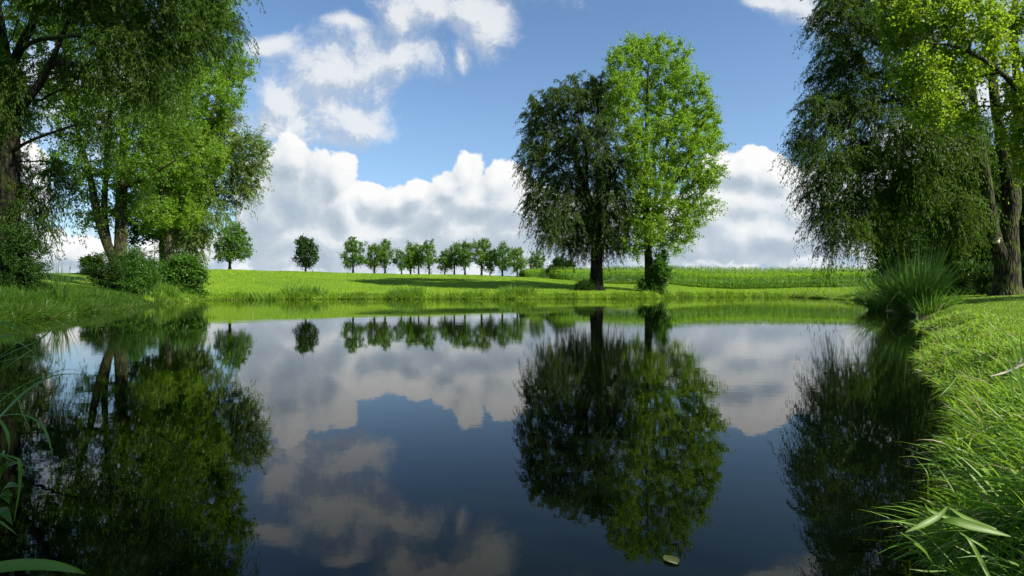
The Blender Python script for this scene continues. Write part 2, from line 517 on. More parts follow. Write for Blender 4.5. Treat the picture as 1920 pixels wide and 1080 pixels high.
def gz(x, y, s=None):
    x = np.atleast_1d(np.asarray(x, float)); y = np.atleast_1d(np.asarray(y, float))
    if s is None: s = shore_dist(x, y)
    th = np.degrees(np.arctan2(x, y))
    Z = np.interp(th, AZ, ZZ); SL = np.interp(th, AZ, SS)
    r = np.hypot(x, y)
    b = np.interp(r, [0, 3, 10, 30, 70], [.22, .26, .32, .35, .42])
    wdt = np.interp(r, [0, 3, 10, 30, 70], [.45, .5, .9, 1.3, 1.6])
    e = np.clip(s / wdt, 0, 1); e = e * e * (3 - 2 * e)
    t = np.clip(s / SL, 0, 1)
    z = b * e + (Z - b) * (1 - (1 - t) ** 1.45)
    und = (np.sin(x * .31 + 1) * np.cos(y * .27) * .07 + np.sin(x * .9 + y * .4) * .025) * np.clip(s / 6, 0, 1)
    und += np.sin(x * 2.9 + 2) * np.cos(y * 2.3) * .018 * np.clip(s / 2, 0, 1)
    z = np.where(s > 0, z + und + .012, np.maximum(s * .55, -1.3))
    return z


def G(px, d):
    """a point on the ground in the direction of image column px at depth d"""
    x = (px - 960) / F * d
    return np.array([x, d, float(gz(x, d)[0])])


fa = np.radians(np.r_[np.linspace(-46, 46, 760), np.linspace(48, 312, 110)])
ra = np.r_[.05, np.geomspace(.35, 150, 330), np.geomspace(165, 4000, 14)]
A, R = np.meshgrid(fa, ra)
gx = (R * np.sin(A)).ravel(); gy = (R * np.cos(A)).ravel()
v = np.stack([gx, gy, gz(gx, gy)], 1)
na, nr = len(fa), len(ra)
i = np.arange(nr - 1)[:, None] * na; j = np.arange(na)[None]; j2 = (j + 1) % na
q = np.stack([i + j, i + j2, i + na + j2, i + na + j], -1).reshape(-1, 4)
ground = mesh_obj('ground', v, q[:, ::-1], M['ground'], smooth=True)
tag(ground, kind='structure')
wv = np.array([(-60, -4, 0), (70, -4, 0), (70, 100, 0), (-60, 100, 0)], float)
water = mesh_obj('water', wv, np.array([[0, 1, 2, 3]]), M['water'])
tag(water, kind='structure')


# ------------------------------------------------------------------ trees
class Skel:
    def __init__(self):
        self.p, self.par, self.cost, self.r0, self.chains, self.stem = [], [], [], [], [], []

    def add_stem(self, pts, radii, seg, attach=None):
        pr = catmull(np.hstack([pts, np.asarray(radii, float)[:, None]]), seg)
        ids = [] if attach is None else [attach]
        for row in pr:
            par = ids[-1] if ids else -1
            c = 0 if par < 0 else self.cost[par] + np.linalg.norm(self.p[par] - row[:3])
            self.p.append(row[:3]); self.par.append(par); self.cost.append(c); self.r0.append(max(row[3], .01)); self.stem.append(True)
            ids.append(len(self.p) - 1)
        self.chains.append(ids)

    def grow(self, targets, rng, upness, seg, kpath):
        base = self.p[0]
        order = np.argsort(np.linalg.norm(targets - np.mean(self.p, axis=0), axis=1))
        for ti in order:
            a = targets[ti]
            P = np.array(self.p); cst = np.array(self.cost)
            dv = a - P; L = np.linalg.norm(dv, axis=1)
            pen = np.clip(-(dv[:, 2]) / np.maximum(L, .1) + .1, 0, None) * L * upness
            low = np.where(P[:, 2] < base[2] + self.clear, 50, 0)
            score = L + kpath * cst + pen + low
            k = int(np.argmin(score))
            p0 = P[k]; Lk = L[k]
            par = self.par[k]
            dpar = unit(p0 - P[par]) if par >= 0 else np.array([0, 0, 1.])
            n = max(3, int(Lk / seg))
            out = unit(a - p0)
            c1 = p0 + (dpar * .35 + out * .5 + np.array([0, 0, .35 * upness])) * Lk * .33
            c2 = a - (out * .7 + np.array([0, 0, .25])) * Lk * .25
            t = np.linspace(0, 1, n + 1)[1:, None]
            b = (1 - t) ** 3 * p0 + 3 * (1 - t) ** 2 * t * c1 + 3 * (1 - t) * t * t * c2 + t ** 3 * a
            b[:-1] += rng.normal(0, Lk * .018, b[:-1].shape)
            ids = [k]
            for row in b:
                self.p.append(row); self.par.append(ids[-1]); self.cost.append(self.cost[ids[-1]] + Lk / n); self.r0.append(0.0); self.stem.append(False)
                ids.append(len(self.p) - 1)
            self.chains.append(ids)

    def radii(self, rt):
        n = len(self.p); tips = np.zeros(n)
        has = np.zeros(n, bool)
        for p in self.par:
            if p >= 0: has[p] = True
        tips[~has] = 1
        for i in range(n - 1, 0, -1):
            if self.par[i] >= 0: tips[self.par[i]] += tips[i]
        r = rt * np.maximum(tips, 1) ** .5
        for i in range(n):
            if self.stem[i]: r[i] = self.r0[i]
            elif self.par[i] >= 0: r[i] = min(r[i], r[self.par[i]] * .92)
        return np.maximum(r, rt * .7)


def lobes_points(lobes, d, n, rng, spacing, depth, shell=2.4):
    """points spread through a union of lobes, kept apart so the crown has gaps"""
    cs, rr, wt_ = [], [], []
    for lo in lobes:
        px, py, rx, ry = lo[:4]
        off = lo[4] if len(lo) > 4 else rng.uniform(-.5, .5) * depth
        c = W(px, py, d); c[1] += off
        k = (d + off) / d
        c[0] *= k; c[2] = CAMZ + (c[2] - CAMZ) * k
        r = np.array([rx / F * d, (rx + ry) / 2 / F * d * .95, ry / F * d])
        cs.append(c); rr.append(r); wt_.append(np.prod(r) ** (2 / 3))
    cs = np.array(cs); rr = np.array(rr); wt_ = np.array(wt_) / np.sum(wt_)
    m = n * 9
    li = rng.choice(len(cs), m, p=wt_)
    u = unit(rng.normal(size=(m, 3)))
    rad = rng.uniform(0, 1, m) ** (1 / shell)
    cand = cs[li] + rr[li] * u * rad[:, None]
    acc = []
    for c in cand:
        if acc:
            dd = np.min(np.sum((np.array(acc) - c) ** 2, 1))
            if dd < spacing ** 2: continue
        acc.append(c)
        if len(acc) >= n: break
    return np.array(acc), cs, rr


def tree(name, label, cat, group, base_px, d, stems, lobes, nclump, leaf, seed, kind='broad', bark_m='bark', leaf_m='poplar', twigs=8, per=9, tw_len=1.2, rt=.03,
         clear=2.0, spacing=.7, depth=3.0, droop=None, upness=.7, kpath=.25, rough=.05, shell=2.4, twig_mesh=True):
    rng = np.random.default_rng(seed)
    base = G(base_px, d)
    t = thing(name, base, label, cat, group)
    sk = Skel(); sk.clear = clear
    for si, st in enumerate(stems):
        pts = np.array([W(a, b, d + dy) if b is not None else base - np.array([0, 0, .25]) for a, b, dy, r in st])
        rr = [r for *_, r in st]
        att = None
        if si > 0:
            P = np.array(sk.p); att = int(np.argmin(np.linalg.norm(P - pts[0], axis=1)))
            pts[0] = P[att] * .85 + pts[0] * .15
        sk.add_stem(pts, rr, .5 * d / 50, att)
    tg, cs, rr = lobes_points(lobes, d, nclump, rng, spacing, depth, shell)
    sk.grow(tg, rng, upness, max(.35, .7 * d / 60), kpath)
    r = sk.radii(rt)
    geo = Geo()
    P = np.array(sk.p)
    for ci, ch in enumerate(sk.chains):
        pts = P[ch]; rad = r[ch].copy()
        st = sk.stem[ch[-1]]
        if len(ch) > 1 and not st: rad[0] = rad[1]
        if st and ch[0] != 0: rad[0] = rad[1]
        if ch[0] == 0:
            h = pts[:, 2] - pts[0, 2]
            rad = rad * (1 + .55 * np.exp(-h / .45))
        s = 16 if ci < len(stems) else (6 if rad[1] > .05 else 4)
        geo.add(*tube(pts, rad, s, rough if ci < len(stems) else 0, rng))
    # twigs carrying leaves
    tips = np.array([ch[-1] for ch in sk.chains[len(stems):]])
    tp = P[tips]
    centre = np.mean(tp, axis=0)
    n = len(tp) * twigs
    base_pts = np.repeat(tp, twigs, axis=0)
    par = np.repeat(np.array([P[sk.par[k]] for k in tips]), twigs, axis=0)
    f = rng.uniform(0, 1, (n, 1)) ** 1.5
    s0 = base_pts * (1 - f) + (par + (par - base_pts) * 1.0) * f
    outw = unit(base_pts - centre + np.array([0, 0, .1]))
    if kind == 'willow':
        dr = unit(outw * .7 + rng.normal(0, .7, (n, 3)) + np.array([0, 0, .25]))
        dp = rng.uniform(.8, 1.6, n) if droop is None else rng.uniform(*droop, n)
    else:
        dr = unit(outw * .6 + rng.normal(0, .6, (n, 3)) + np.array([0, 0, .5]))
        dp = rng.uniform(0, .35, n) if droop is None else rng.uniform(*droop, n)
    L = tw_len * rng.uniform(.45, 1.15, n) * np.repeat(rng.uniform(.7, 1.2, len(tp)), twigs)
    if twig_mesh:
        tt = np.linspace(0, 1, 4)[None, :, None]
        c = s0[:, None] + dr[:, None] * L[:, None, None] * tt
        c[..., 2] -= (dp * L)[:, None] * tt[..., 0] ** 2
        wv_ = rt * .28
        sd = unit(np.cross(dr, rng.normal(size=(n, 3))))[:, None] * (wv_ * (1 - .8 * tt))
        vv = np.stack([c - sd, c + sd], 2).reshape(n, -1, 3)
        ii = np.arange(3) * 2
        q1 = np.stack([ii, ii + 1, ii + 3, ii + 2], -1)
        geo.add(vv.reshape(-1, 3), (np.arange(n)[:, None, None] * 8 + q1[None]).reshape(-1, 4))
    geo.obj('trunk', M[bark_m], t, True)
    k = n * per
    ti = np.repeat(np.arange(n), per)
    u = rng.uniform(.05, 1.0, k)
    pos = s0[ti] + dr[ti] * (L[ti] * u)[:, None]
    pos[:, 2] -= dp[ti] * L[ti] * u ** 2
    tan = dr[ti].copy(); tan[:, 2] -= 2 * dp[ti] * u
    tan = unit(tan)
    ll, lw = leaf
    if kind == 'willow':
        dirs = unit(tan * .9 + rng.normal(0, .30, (k, 3)) + np.array([0, 0, -.45]))
        pos += rng.normal(0, ll * .25, (k, 3))
    else:
        dirs = unit(tan * .35 + rng.normal(0, .8, (k, 3)) + np.array([0, 0, -.15]))
        pos += rng.normal(0, ll * .55, (k, 3))
    sz = rng.uniform(.65, 1.3, k)
    g2 = Geo(); g2.add(*leaves_geo(pos, dirs, ll * sz, lw * sz, rng))
    g2.obj('crown', M[leaf_m], t)
    return t


B = None  # marks the point where a stem enters the ground

# -- left grove
tree('willow_tree', 'huge dark willow with massive furrowed trunk and long arching limbs at the pond corner', 'tree', 'big trees at the left of the pond', 12, 30,
     [[(12, B, 0, .62), (14, 480, 0, .56), (13, 380, 0, .52), (15, 280, 0, .5), (14, 200, 0, .46), (0, 80, 0, .36), (-30, -80, 0, .28), (-40, -260, 0, .18)],
      [(18, 240, 0, .2), (45, 195, -.5, .2), (72, 160, -.8, .17), (95, 118, -1, .12), (120, 60, -1, .09), (150, -10, -1, .07)],
      [(15, 150, 0, .2), (40, 85, .4, .2), (62, 40, .6, .17), (72, -20, .8, .14), (85, -140, 1, .09)],
      [(30, 95, 0, .1), (62, 78, -1, .1), (110, 70, -1.6, .085), (152, 68, -2, .08), (182, 83, -2.2, .065), (238, 90, -2.6, .04)],
      [(20, 290, 0, .09), (48, 268, -.6, .07), (100, 248, -1, .06), (150, 234, -1.4, .05), (212, 240, -1.8, .02)]],
     [(375, 20, 60, 62), (400, 60, 32, 44), (300, 60, 60, 70), (230, 110, 50, 70), (290, 150, 40, 44), (200, 20, 80, 60), (90, -40, 130, 60), (280, -70, 170, 60), (40, 330, 50, 55), (70, 385, 40, 45), (98, 395, 12, 40),
      (15, 440, 40, 50), (120, 330, 30, 40), (20, 160, 40, 90), (200, 235, 40, 22), (150, 130, 40, 40)],
     500, (.16, .040), 11, 'willow', 'bark_dark', 'willow_dark', twigs=10, per=27, tw_len=1.5, rt=.016, spacing=.55, depth=3, droop=(.5, 1.3), kpath=.2)

tree('poplar_tree', 'tall several-stemmed tree with fresh green leaves rising out of the bramble bush', 'tree', 'big trees at the left of the pond', 222, 52,
     [[(224, B, 0, .62), (226, 470, 0, .5), (228, 390, 0, .44), (228, 310, 0, .34), (236, 220, 0, .26), (240, 120, 0, .18), (250, 0, 0, .1)],
      [(212, 500, 0, .4), (200, 455, -.4, .36), (182, 400, -.8, .3), (172, 345, -1, .24), (150, 260, -1, .16), (120, 160, -1, .1)],
      [(200, 470, .5, .3), (196, 400, .8, .26), (200, 300, 1, .2), (207, 190, 1, .15), (205, 90, 1, .1)],
      [(228, 400, 0, .25), (240, 330, 1.4, .2), (275, 260, 2, .14), (300, 180, 2, .09)],
      [(232, 350, -1, .13), (280, 330, -2, .1), (330, 300, -2.5, .06)]],
     [(200, 60, 90, 80), (130, 150, 55, 60), (150, 240, 50, 55), (190, 180, 60, 60), (260, 190, 70, 80), (170, 320, 50, 50), (165, 395, 34, 40), (260, 290, 60, 60), (310, 240, 55, 60), (300, 120, 70, 70), (230, -40, 120, 60),
      (250, 370, 45, 35), (110, 300, 25, 40), (70, 140, 50, 70), (90, 50, 60, 60), (210, 400, 36, 26), (45, 230, 26, 50)],
     600, (.16, .125), 12, 'broad', 'bark', 'poplar_dark', twigs=9, per=24, tw_len=1.5, rt=.02, spacing=.82, depth=5, clear=4)

tree('poplar_tree', 'sunlit yellow-green poplar whose crown stands against the sky beside the arching willow', 'tree', 'big trees at the left of the pond', 318, 66,
     [[(318, B, 0, .5), (319, 460, 0, .42), (320, 380, 0, .36), (335, 280, 0, .28), (355, 170, 0, .2), (375, 60, 0, .12)],
      [(320, 400, 0, .24), (345, 320, 1, .2), (390, 230, 1.4, .14), (420, 150, 1.6, .08)],
      [(320, 420, 0, .2), (305, 340, -1, .18), (300, 250, -1.2, .13), (310, 140, -1.4, .09)]],
     [(400, 130, 58, 62), (432, 118, 38, 44), (375, 200, 70, 60), (410, 175, 50, 34), (350, 290, 72, 60), (300, 330, 60, 60), (360, 360, 50, 48), (320, 395, 60, 36), (340, 100, 60, 60), (365, 25, 60, 60),
      (395, 45, 44, 44), (420, 10, 28, 36), (330, 210, 60, 70), (280, 400, 40, 40), (400, 270, 40, 50)],
     580, (.18, .14), 13, 'broad', 'bark_thin', 'poplar', twigs=9, per=22, tw_len=1.45, rt=.02, spacing=.85, depth=5, clear=4)

tree('willow_tree', 'airy grey-green willow leaning out over the field side of the grove', 'tree', 'big trees at the left of the pond', 352, 68,
     [[(352, B, 0, .4), (356, 460, 0, .34), (370, 400, 0, .28), (400, 340, 0, .2), (430, 290, 0, .12), (455, 250, 0, .06)],
      [(360, 440, 0, .2), (345, 380, 1, .16), (380, 300, 1, .1), (410, 250, 1, .07)]],
     [(440, 300, 48, 44), (470, 270, 26, 28), (478, 300, 24, 26), (420, 350, 46, 34), (400, 260, 45, 40), (425, 225, 26, 26), (450, 340, 30, 30), (370, 330, 50, 50), (390, 390, 40, 28), (355, 430, 42, 44), (345, 470, 36, 34)],
     360, (.32, .085), 14, 'willow', 'bark_thin', 'willow_grey', twigs=9, per=20, tw_len=1.9, rt=.022, spacing=1.0, depth=4, droop=(.1, .7), clear=1.0)

tree('maple_tree', 'dark broad-leaved tree with thick straight trunk between the tall poplars', 'tree', 'big trees at the left of the pond', 304, 72,
     [[(304, B, 0, .34), (304, 450, 0, .3), (300, 400, 0, .2), (296, 350, 0, .1)]],
     [(275, 420, 36, 34), (262, 438, 26, 22), (305, 400, 40, 40), (340, 430, 30, 30), (240, 400, 24, 30), (300, 345, 40, 30)],
     120, (.26, .22), 15, 'broad', 'bark_dark', 'hedge', twigs=8, per=13, tw_len=1.5, rt=.02, spacing=1.0, depth=3, clear=2.5)

# -- small trees standing on the field's skyline
def small_tree(seed, px, d, top, hw, label, group=None, leaf_m='maple', lobes=None, name='maple_tree', dens=70, gap=.72, leaf=(.26, .20)):
    base = G(px, d)
    by = HZ - (base[2] - CAMZ) * F / d
    h = by - top
    rng = np.random.default_rng(seed)
    if lobes is None:
        cy = top + h * .42
        lobes = [(px, cy, hw * .66, h * .34, 0)]
        for k in range(7):
            a = rng.uniform(0, 2 * pi)
            lobes.append((px + cos(a) * hw * rng.uniform(.45, .72), cy + sin(a) * h * .26, hw * rng.uniform(.3, .5), h * rng.uniform(.11, .18), rng.uniform(-1, 1) * hw * d / F * .5))
        lobes.append((px + rng.uniform(-4, 4), top + h * .13, hw * .42, h * .13, 0))
    r = .028 * h * d / F
    return tree(name, label, 'tree', group, px, d,
                [[(px, B, 0, r), (px, by - h * .2, 0, r * .8), (px + rng.uniform(-2, 2), by - h * .45, 0, r * .6), (px + rng.uniform(-2, 2), by - h * .75, 0, r * .3)]],
                lobes, dens, leaf, seed, 'broad', 'bark_dark', leaf_m, twigs=6, per=12, tw_len=.95, rt=.016, clear=h * d / F * .2, spacing=gap, depth=1.0, shell=2.2, upness=.5)


small_tree(21, 431, 105, 418, 34, 'lone leafy maple on the skyline just right of the left grove', dens=130, gap=.7,
           lobes=[(436, 450, 26, 26, 0), (425, 462, 20, 20, 0), (452, 458, 18, 18, 1), (440, 435, 20, 16, 0), (418, 478, 14, 12, -1), (458, 474, 13, 12, 1), (440, 474, 26, 12, 0)])
small_tree(22, 573, 125, 443, 22, 'single dark compact tree standing alone between the maple and the tree row', leaf_m='hedge', dens=110, gap=.65,
           lobes=[(572, 465, 16, 20, 0), (567, 455, 11, 12, 0), (580, 478, 16, 16, 0), (565, 480, 12, 14, 0), (586, 470, 9, 12, 0), (574, 492, 14, 10, 0)])
ROW = [(662, 449, 25, 'first and broadest tree of the skyline row, at its far left end'),
       (702, 458, 19, 'spreading tree second from the left in the skyline row'),
       (722, 453, 13, 'slender pointed tree third from the left in the skyline row'),
       (753, 470, 15, 'low rounded tree fourth from the left in the skyline row'),
       (770, 457, 16, 'bushy tree fifth from the left in the skyline row, close behind the low rounded one'),
       (785, 459, 15, 'open-crowned tree sixth from the left in the skyline row'),
       (805, 454, 13, 'narrow upright tree in the middle of the skyline row'),
       (834, 472, 13, 'short pale tree just right of the middle of the skyline row'),
       (852, 458, 19, 'round-headed tree next to the short pale one in the skyline row'),
       (872, 453, 12, 'slim tree squeezed between two round-headed ones in the skyline row'),
       (903, 452, 24, 'tallest broad tree towards the right end of the skyline row'),
       (919, 480, 12, 'small tree tucked under the tallest broad one of the skyline row'),
       (942, 459, 19, 'second last tree of the skyline row with a wide flat crown'),
       (970, 468, 15, 'last tree of the skyline row, at its right end')]
for k, (px, top, hw, lab) in enumerate(ROW):
    small_tree(40 + k, px, 129 + (k % 3) * 1.6, top - 2, hw * 1.14, lab, 'row of trees along the skyline', ('maple', 'poplar_dark', 'row_leaf')[k % 3], dens=int(26 + hw * 2.0))
small_tree(60, 1007, 140, 474, 17, 'round solitary tree right of the row, beside the red brick chimney', leaf_m='maple', dens=80)


# ------------------------------------------------------------------ bushes
def bush(name, label, cat, lobes, px, d, n, leaf, seed, leaf_m='bush', tw=.7, per=13, twigs=7, spacing=.3, depth=1.0, rt=.012, group=None, kind='broad'):
    base = G(px, d)
    by = HZ - (base[2] - CAMZ) * F / d
    lx0 = min(l[0] - l[2] for l in lobes); lx1 = max(l[0] + l[2] for l in lobes)
    cxl = (lx0 + lx1) / 2; hwl = (lx1 - lx0) / 2
    lobes = list(lobes) + [(cxl - hwl * .45, by - 5, hwl * .42, 7), (cxl, by - 4, hwl * .42, 8), (cxl + hwl * .45, by - 5, hwl * .42, 7)]   # the skirt resting on the grass
    st = []
    rng = np.random.default_rng(seed + 900)
    for k in range(5):
        a = lobes[k % len(lobes)]
        st.append([(px + rng.uniform(-2, 2), B, rng.uniform(-.2, .2), rt * 3), ((px + a[0]) / 2, (by + a[1]) / 2, rng.uniform(-.4, .4), rt * 2.2), (a[0], a[1], rng.uniform(-.5, .5), rt * 1.2)])
    t = tree(name, label, cat, group, px, d, st, lobes, n, leaf, seed, kind, 'bark_dark', leaf_m, twigs=twigs, per=per, tw_len=tw, rt=rt, clear=0.0, spacing=spacing, depth=depth, upness=.3, shell=1.9)
    for o in t.children:
        if o.name.startswith('crown'): o.name = 'foliage'
        else: o.name = 'stems'
    return t


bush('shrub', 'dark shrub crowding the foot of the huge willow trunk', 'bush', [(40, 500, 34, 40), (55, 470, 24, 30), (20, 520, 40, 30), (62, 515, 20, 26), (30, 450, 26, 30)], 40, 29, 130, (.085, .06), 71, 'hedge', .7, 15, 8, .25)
bush('shrub', 'tangled bramble bush wrapped round the foot of the several-stemmed tree', 'bush', [(215, 505, 34, 28), (190, 500, 22, 22), (245, 515, 30, 30), (230, 530, 40, 18), (205, 525, 30, 16)], 222, 48, 170, (.12, .08), 72, 'hedge', .8, 14, 8, .35)
bush('shrub', 'fresh green leafy bush leaning over the water beside the brambles', 'bush', [(262, 512, 20, 24), (255, 488, 12, 20), (274, 524, 20, 16), (280, 500, 12, 16), (262, 535, 26, 12)], 264, 45, 150, (.14, .05), 73, 'bush', .9, 15, 8, .3)
bush('shrub', 'rounded deep green bush at the end of the left grove next to the open field', 'bush', [(338, 512, 36, 20), (364, 514, 20, 17), (318, 514, 22, 18), (345, 496, 24, 14), (350, 525, 32, 12)], 345, 59, 230, (.17, .13), 74, 'bush', .85, 14, 8, .35)
bush('shrub', 'small round yellow-green bush glowing on the left skyline', 'bush', [(168, 492, 14, 10), (160, 495, 8, 7), (176, 496, 8, 7)], 168, 70, 70, (.16, .12), 75, 'bright', .5, 12, 7, .22)
bush('shrub', 'dark rounded thicket behind the willow at the end of the corn field', 'bush', [(1050, 500, 16, 14), (1040, 506, 12, 10), (1062, 504, 12, 12)], 1050, 118, 90, (.3, .24), 76, 'hedge', .9, 12, 7, .5)
bush('shrub', 'tiny green bush on the skyline left of the red brick chimney', 'bush', [(984, 514, 9, 5), (978, 515, 6, 4)], 982, 128, 34, (.26, .2), 77, 'maple', .6, 10, 6, .3)
bush('shrub', 'leafy suckers climbing the foot of the sunlit poplar trunk', 'bush', [(1236, 500, 12, 22), (1232, 525, 16, 18), (1244, 485, 7, 14), (1210, 536, 14, 8), (1240, 515, 14, 16)], 1228, 77, 120, (.2, .16), 78, 'bush', .8, 13, 7, .4)
bush('shrub', 'low dark tuft of shoots at the foot of the middle willow', 'bush', [(1098, 536, 14, 8), (1090, 540, 10, 6), (1108, 538, 8, 6)], 1098, 76, 60, (.18, .1), 79, 'hedge', .6, 12, 6, .3)

# -- the pair of big trees across the pond
tree('willow_tree', 'broad dark willow with drooping boughs left of the bright poplar across the pond', 'tree', 'pair of big trees across the pond', 1118, 77,
     [[(1118, B, 0, .85), (1119, 500, 0, .72), (1118, 450, 0, .64), (1108, 390, 0, .5), (1090, 330, 0, .36), (1068, 270, 0, .26), (1045, 205, 0, .14)],
      [(1118, 470, 0, .4), (1122, 400, 1, .36), (1122, 320, 1.4, .28), (1118, 240, 1.6, .2), (1126, 165, 1.6, .1)],
      [(1112, 430, 0, .3), (1098, 370, -1.5, .26), (1100, 300, -2, .2), (1085, 220, -2, .12)],
      [(1102, 385, 0, .2), (1070, 350, 1, .17), (1040, 345, 1.5, .13), (1010, 350, 2, .08)],
      [(1118, 440, 0, .2), (1136, 390, -1, .17), (1150, 300, -1, .1)]],
     [(1030, 205, 40, 42), (1060, 185, 40, 30), (1005, 225, 24, 34), (1095, 180, 44, 40), (1122, 165, 26, 34, 4), (1140, 200, 24, 50, 4), (1010, 290, 34, 46), (1050, 275, 50, 50), (1112, 262, 46, 44, -4), (1100, 330, 56, 50),
      (1010, 370, 28, 44), (1045, 375, 44, 50), (1030, 415, 30, 34), (1055, 430, 34, 26), (1110, 420, 52, 50), (1145, 390, 38, 55), (1150, 320, 34, 50), (1150, 440, 22, 34), (1085, 455, 36, 18), (1120, 450, 30, 18)],
     540, (.27, .065), 81, 'willow', 'bark_dark', 'willow', twigs=11, per=34, tw_len=2.0, rt=.026, spacing=.96, depth=6, droop=(.5, 1.2), clear=3, upness=.8)

tree('poplar_tree', 'tall bright green poplar catching the sun across the pond', 'tree', 'pair of big trees across the pond', 1217, 78,
     [[(1217, B, 0, .62), (1217, 500, 0, .52), (1213, 440, 0, .46), (1210, 370, 0, .38), (1211, 300, 0, .3), (1213, 220, 0, .2), (1216, 120, 0, .08)],
      [(1213, 450, 0, .3), (1226, 390, 1, .28), (1240, 320, 1.6, .22), (1258, 240, 2, .15), (1275, 160, 2, .07)],
      [(1213, 425, 0, .22), (1235, 395, -1, .18), (1262, 350, -1.6, .13), (1300, 290, -2, .07)],
      [(1214, 470, 0, .2), (1240, 440, 1, .15), (1275, 410, 1.6, .1), (1310, 370, 2, .05)],
      [(1210, 380, 0, .2), (1190, 310, -1, .15), (1175, 230, -1.4, .1), (1165, 150, -1.5, .05)],
      [(1212, 330, 0, .2), (1232, 250, -2, .15), (1240, 150, -2, .07)]],
     [(1212, 102, 44, 34), (1175, 112, 38, 34, -2), (1158, 150, 26, 44, -3), (1255, 120, 42, 38), (1285, 170, 38, 46), (1225, 170, 60, 50), (1172, 200, 32, 54, -4), (1300, 230, 38, 44), (1325, 255, 36, 44), (1250, 250, 60, 54), (1195, 270, 34, 50, -4),
      (1320, 320, 34, 38), (1285, 320, 48, 46), (1225, 340, 50, 44), (1300, 385, 40, 36), (1260, 400, 44, 34), (1195, 400, 30, 44), (1215, 425, 40, 30), (1190, 460, 26, 26), (1265, 445, 36, 26), (1290, 430, 24, 22)],
     560, (.19, .15), 82, 'broad', 'bark', 'poplar', twigs=10, per=27, tw_len=1.6, rt=.026, spacing=1.12, depth=7, clear=5.5, upness=.9, kpath=.3)

# -- right bank
big = tree('willow_tree', 'old multi-stemmed willow on the lawn, its trunk carrying a wooden nest box', 'tree', 'big trees at the right of the pond', 1886, 34,
     [[(1886, B, 0, .64), (1887, 510, 0, .58), (1888, 470, 0, .54), (1892, 420, 0, .42), (1893, 360, 0, .35), (1880, 280, 0, .28), (1864, 180, 0, .23), (1858, 60, 0, .18), (1862, -100, 0, .14)],
      [(1876, 500, -.1, .4), (1866, 455, -.2, .34), (1856, 400, -.3, .3), (1848, 340, -.3, .28), (1834, 260, -.4, .23), (1822, 170, -.4, .2), (1806, 60, -.4, .14), (1800, -60, -.4, .08)],
      [(1896, 440, .3, .3), (1903, 380, .5, .28), (1900, 300, .6, .24), (1909, 200, .6, .2), (1902, 80, .6, .16), (1906, -80, .6, .1)],
      [(1846, 320, -.4, .16), (1820, 268, -1, .14), (1790, 250, -1.6, .12), (1750, 245, -2, .1), (1715, 262, -2.4, .08), (1680, 300, -2.6, .05)],
      [(1850, 330, 0, .15), (1815, 310, 1, .13), (1760, 288, 1.6, .12), (1700, 300, 2, .08), (1640, 330, 2.4, .05)],
      [(1838, 280, 0, .14), (1800, 210, 1, .13), (1740, 195, 1.8, .1), (1670, 190, 2.2, .07), (1600, 220, 2.5, .04)],
      [(1826, 190, 0, .12), (1780, 110, -1, .11), (1720, 60, -1.6, .08), (1640, 50, -2, .05)],
      [(1885, 290, 0, .12), (1872, 210, -1, .12), (1850, 120, -1.6, .1), (1830, 0, -2, .07)]],
     [(1570, 30, 40, 44), (1600, 90, 60, 55), (1560, 150, 40, 40), (1530, 195, 34, 34), (1590, 200, 70, 55), (1520, 250, 36, 34), (1560, 290, 60, 44), (1640, 270, 70, 55), (1540, 350, 32, 36), (1600, 370, 52, 44),
      (1590, 430, 34, 34), (1640, 430, 44, 30), (1660, 380, 44, 44), (1700, 330, 60, 50), (1620, -20, 80, 50), (1680, 40, 60, 50), (1690, 150, 60, 60), (1720, 240, 50, 40), (1770, 320, 50, 44), (1790, 400, 36, 50),
      (1570, 450, 16, 20), (1540, 400, 20, 24), (1820, 350, 30, 40), (1745, 180, 50, 60), (1790, 245, 46, 50)],
     760, (.145, .038), 91, 'willow', 'bark', 'willow_dark', twigs=11, per=32, tw_len=1.6, rt=.013, spacing=.44, depth=4, droop=(.5, 1.3), clear=5, kpath=.2, upness=.5, rough=.045)

tree('poplar_tree', 'yellow-green tree at the right edge of the view, its sunlit leaves hanging before the willow', 'tree', 'big trees at the right of the pond', 1990, 27,
     [[(1990, B, 0, .5), (1990, 440, 0, .42), (1975, 320, 0, .34), (1960, 200, 0, .25), (1950, 60, 0, .16), (1940, -100, 0, .08)],
      [(1975, 300, 0, .16), (1930, 200, -.6, .12), (1870, 130, -1, .09), (1800, 90, -1.4, .06), (1740, 80, -1.6, .03)],
      [(1965, 260, 0, .14), (1920, 120, .6, .1), (1850, 20, 1, .07), (1780, -40, 1.2, .04)]],
     [(1700, 60, 44, 50), (1730, 130, 44, 40), (1770, 40, 60, 50), (1690, 10, 40, 40), (1750, 190, 44, 30), (1790, 210, 36, 26), (1720, 215, 22, 16), (1830, 40, 44, 44), (1900, 30, 40, 40), (1905, 160, 16, 36), (1885, 235, 14, 22),
      (1912, 320, 12, 36), (1800, 130, 40, 34), (1860, 90, 34, 44), (1760, 120, 44, 40), (1780, -60, 120, 50), (1950, 200, 50, 120)],
     470, (.13, .095), 92, 'broad', 'bark', 'bright', twigs=9, per=13, tw_len=.85, rt=.011, spacing=.42, depth=2.2, droop=(.3, .9), clear=5, upness=.5)

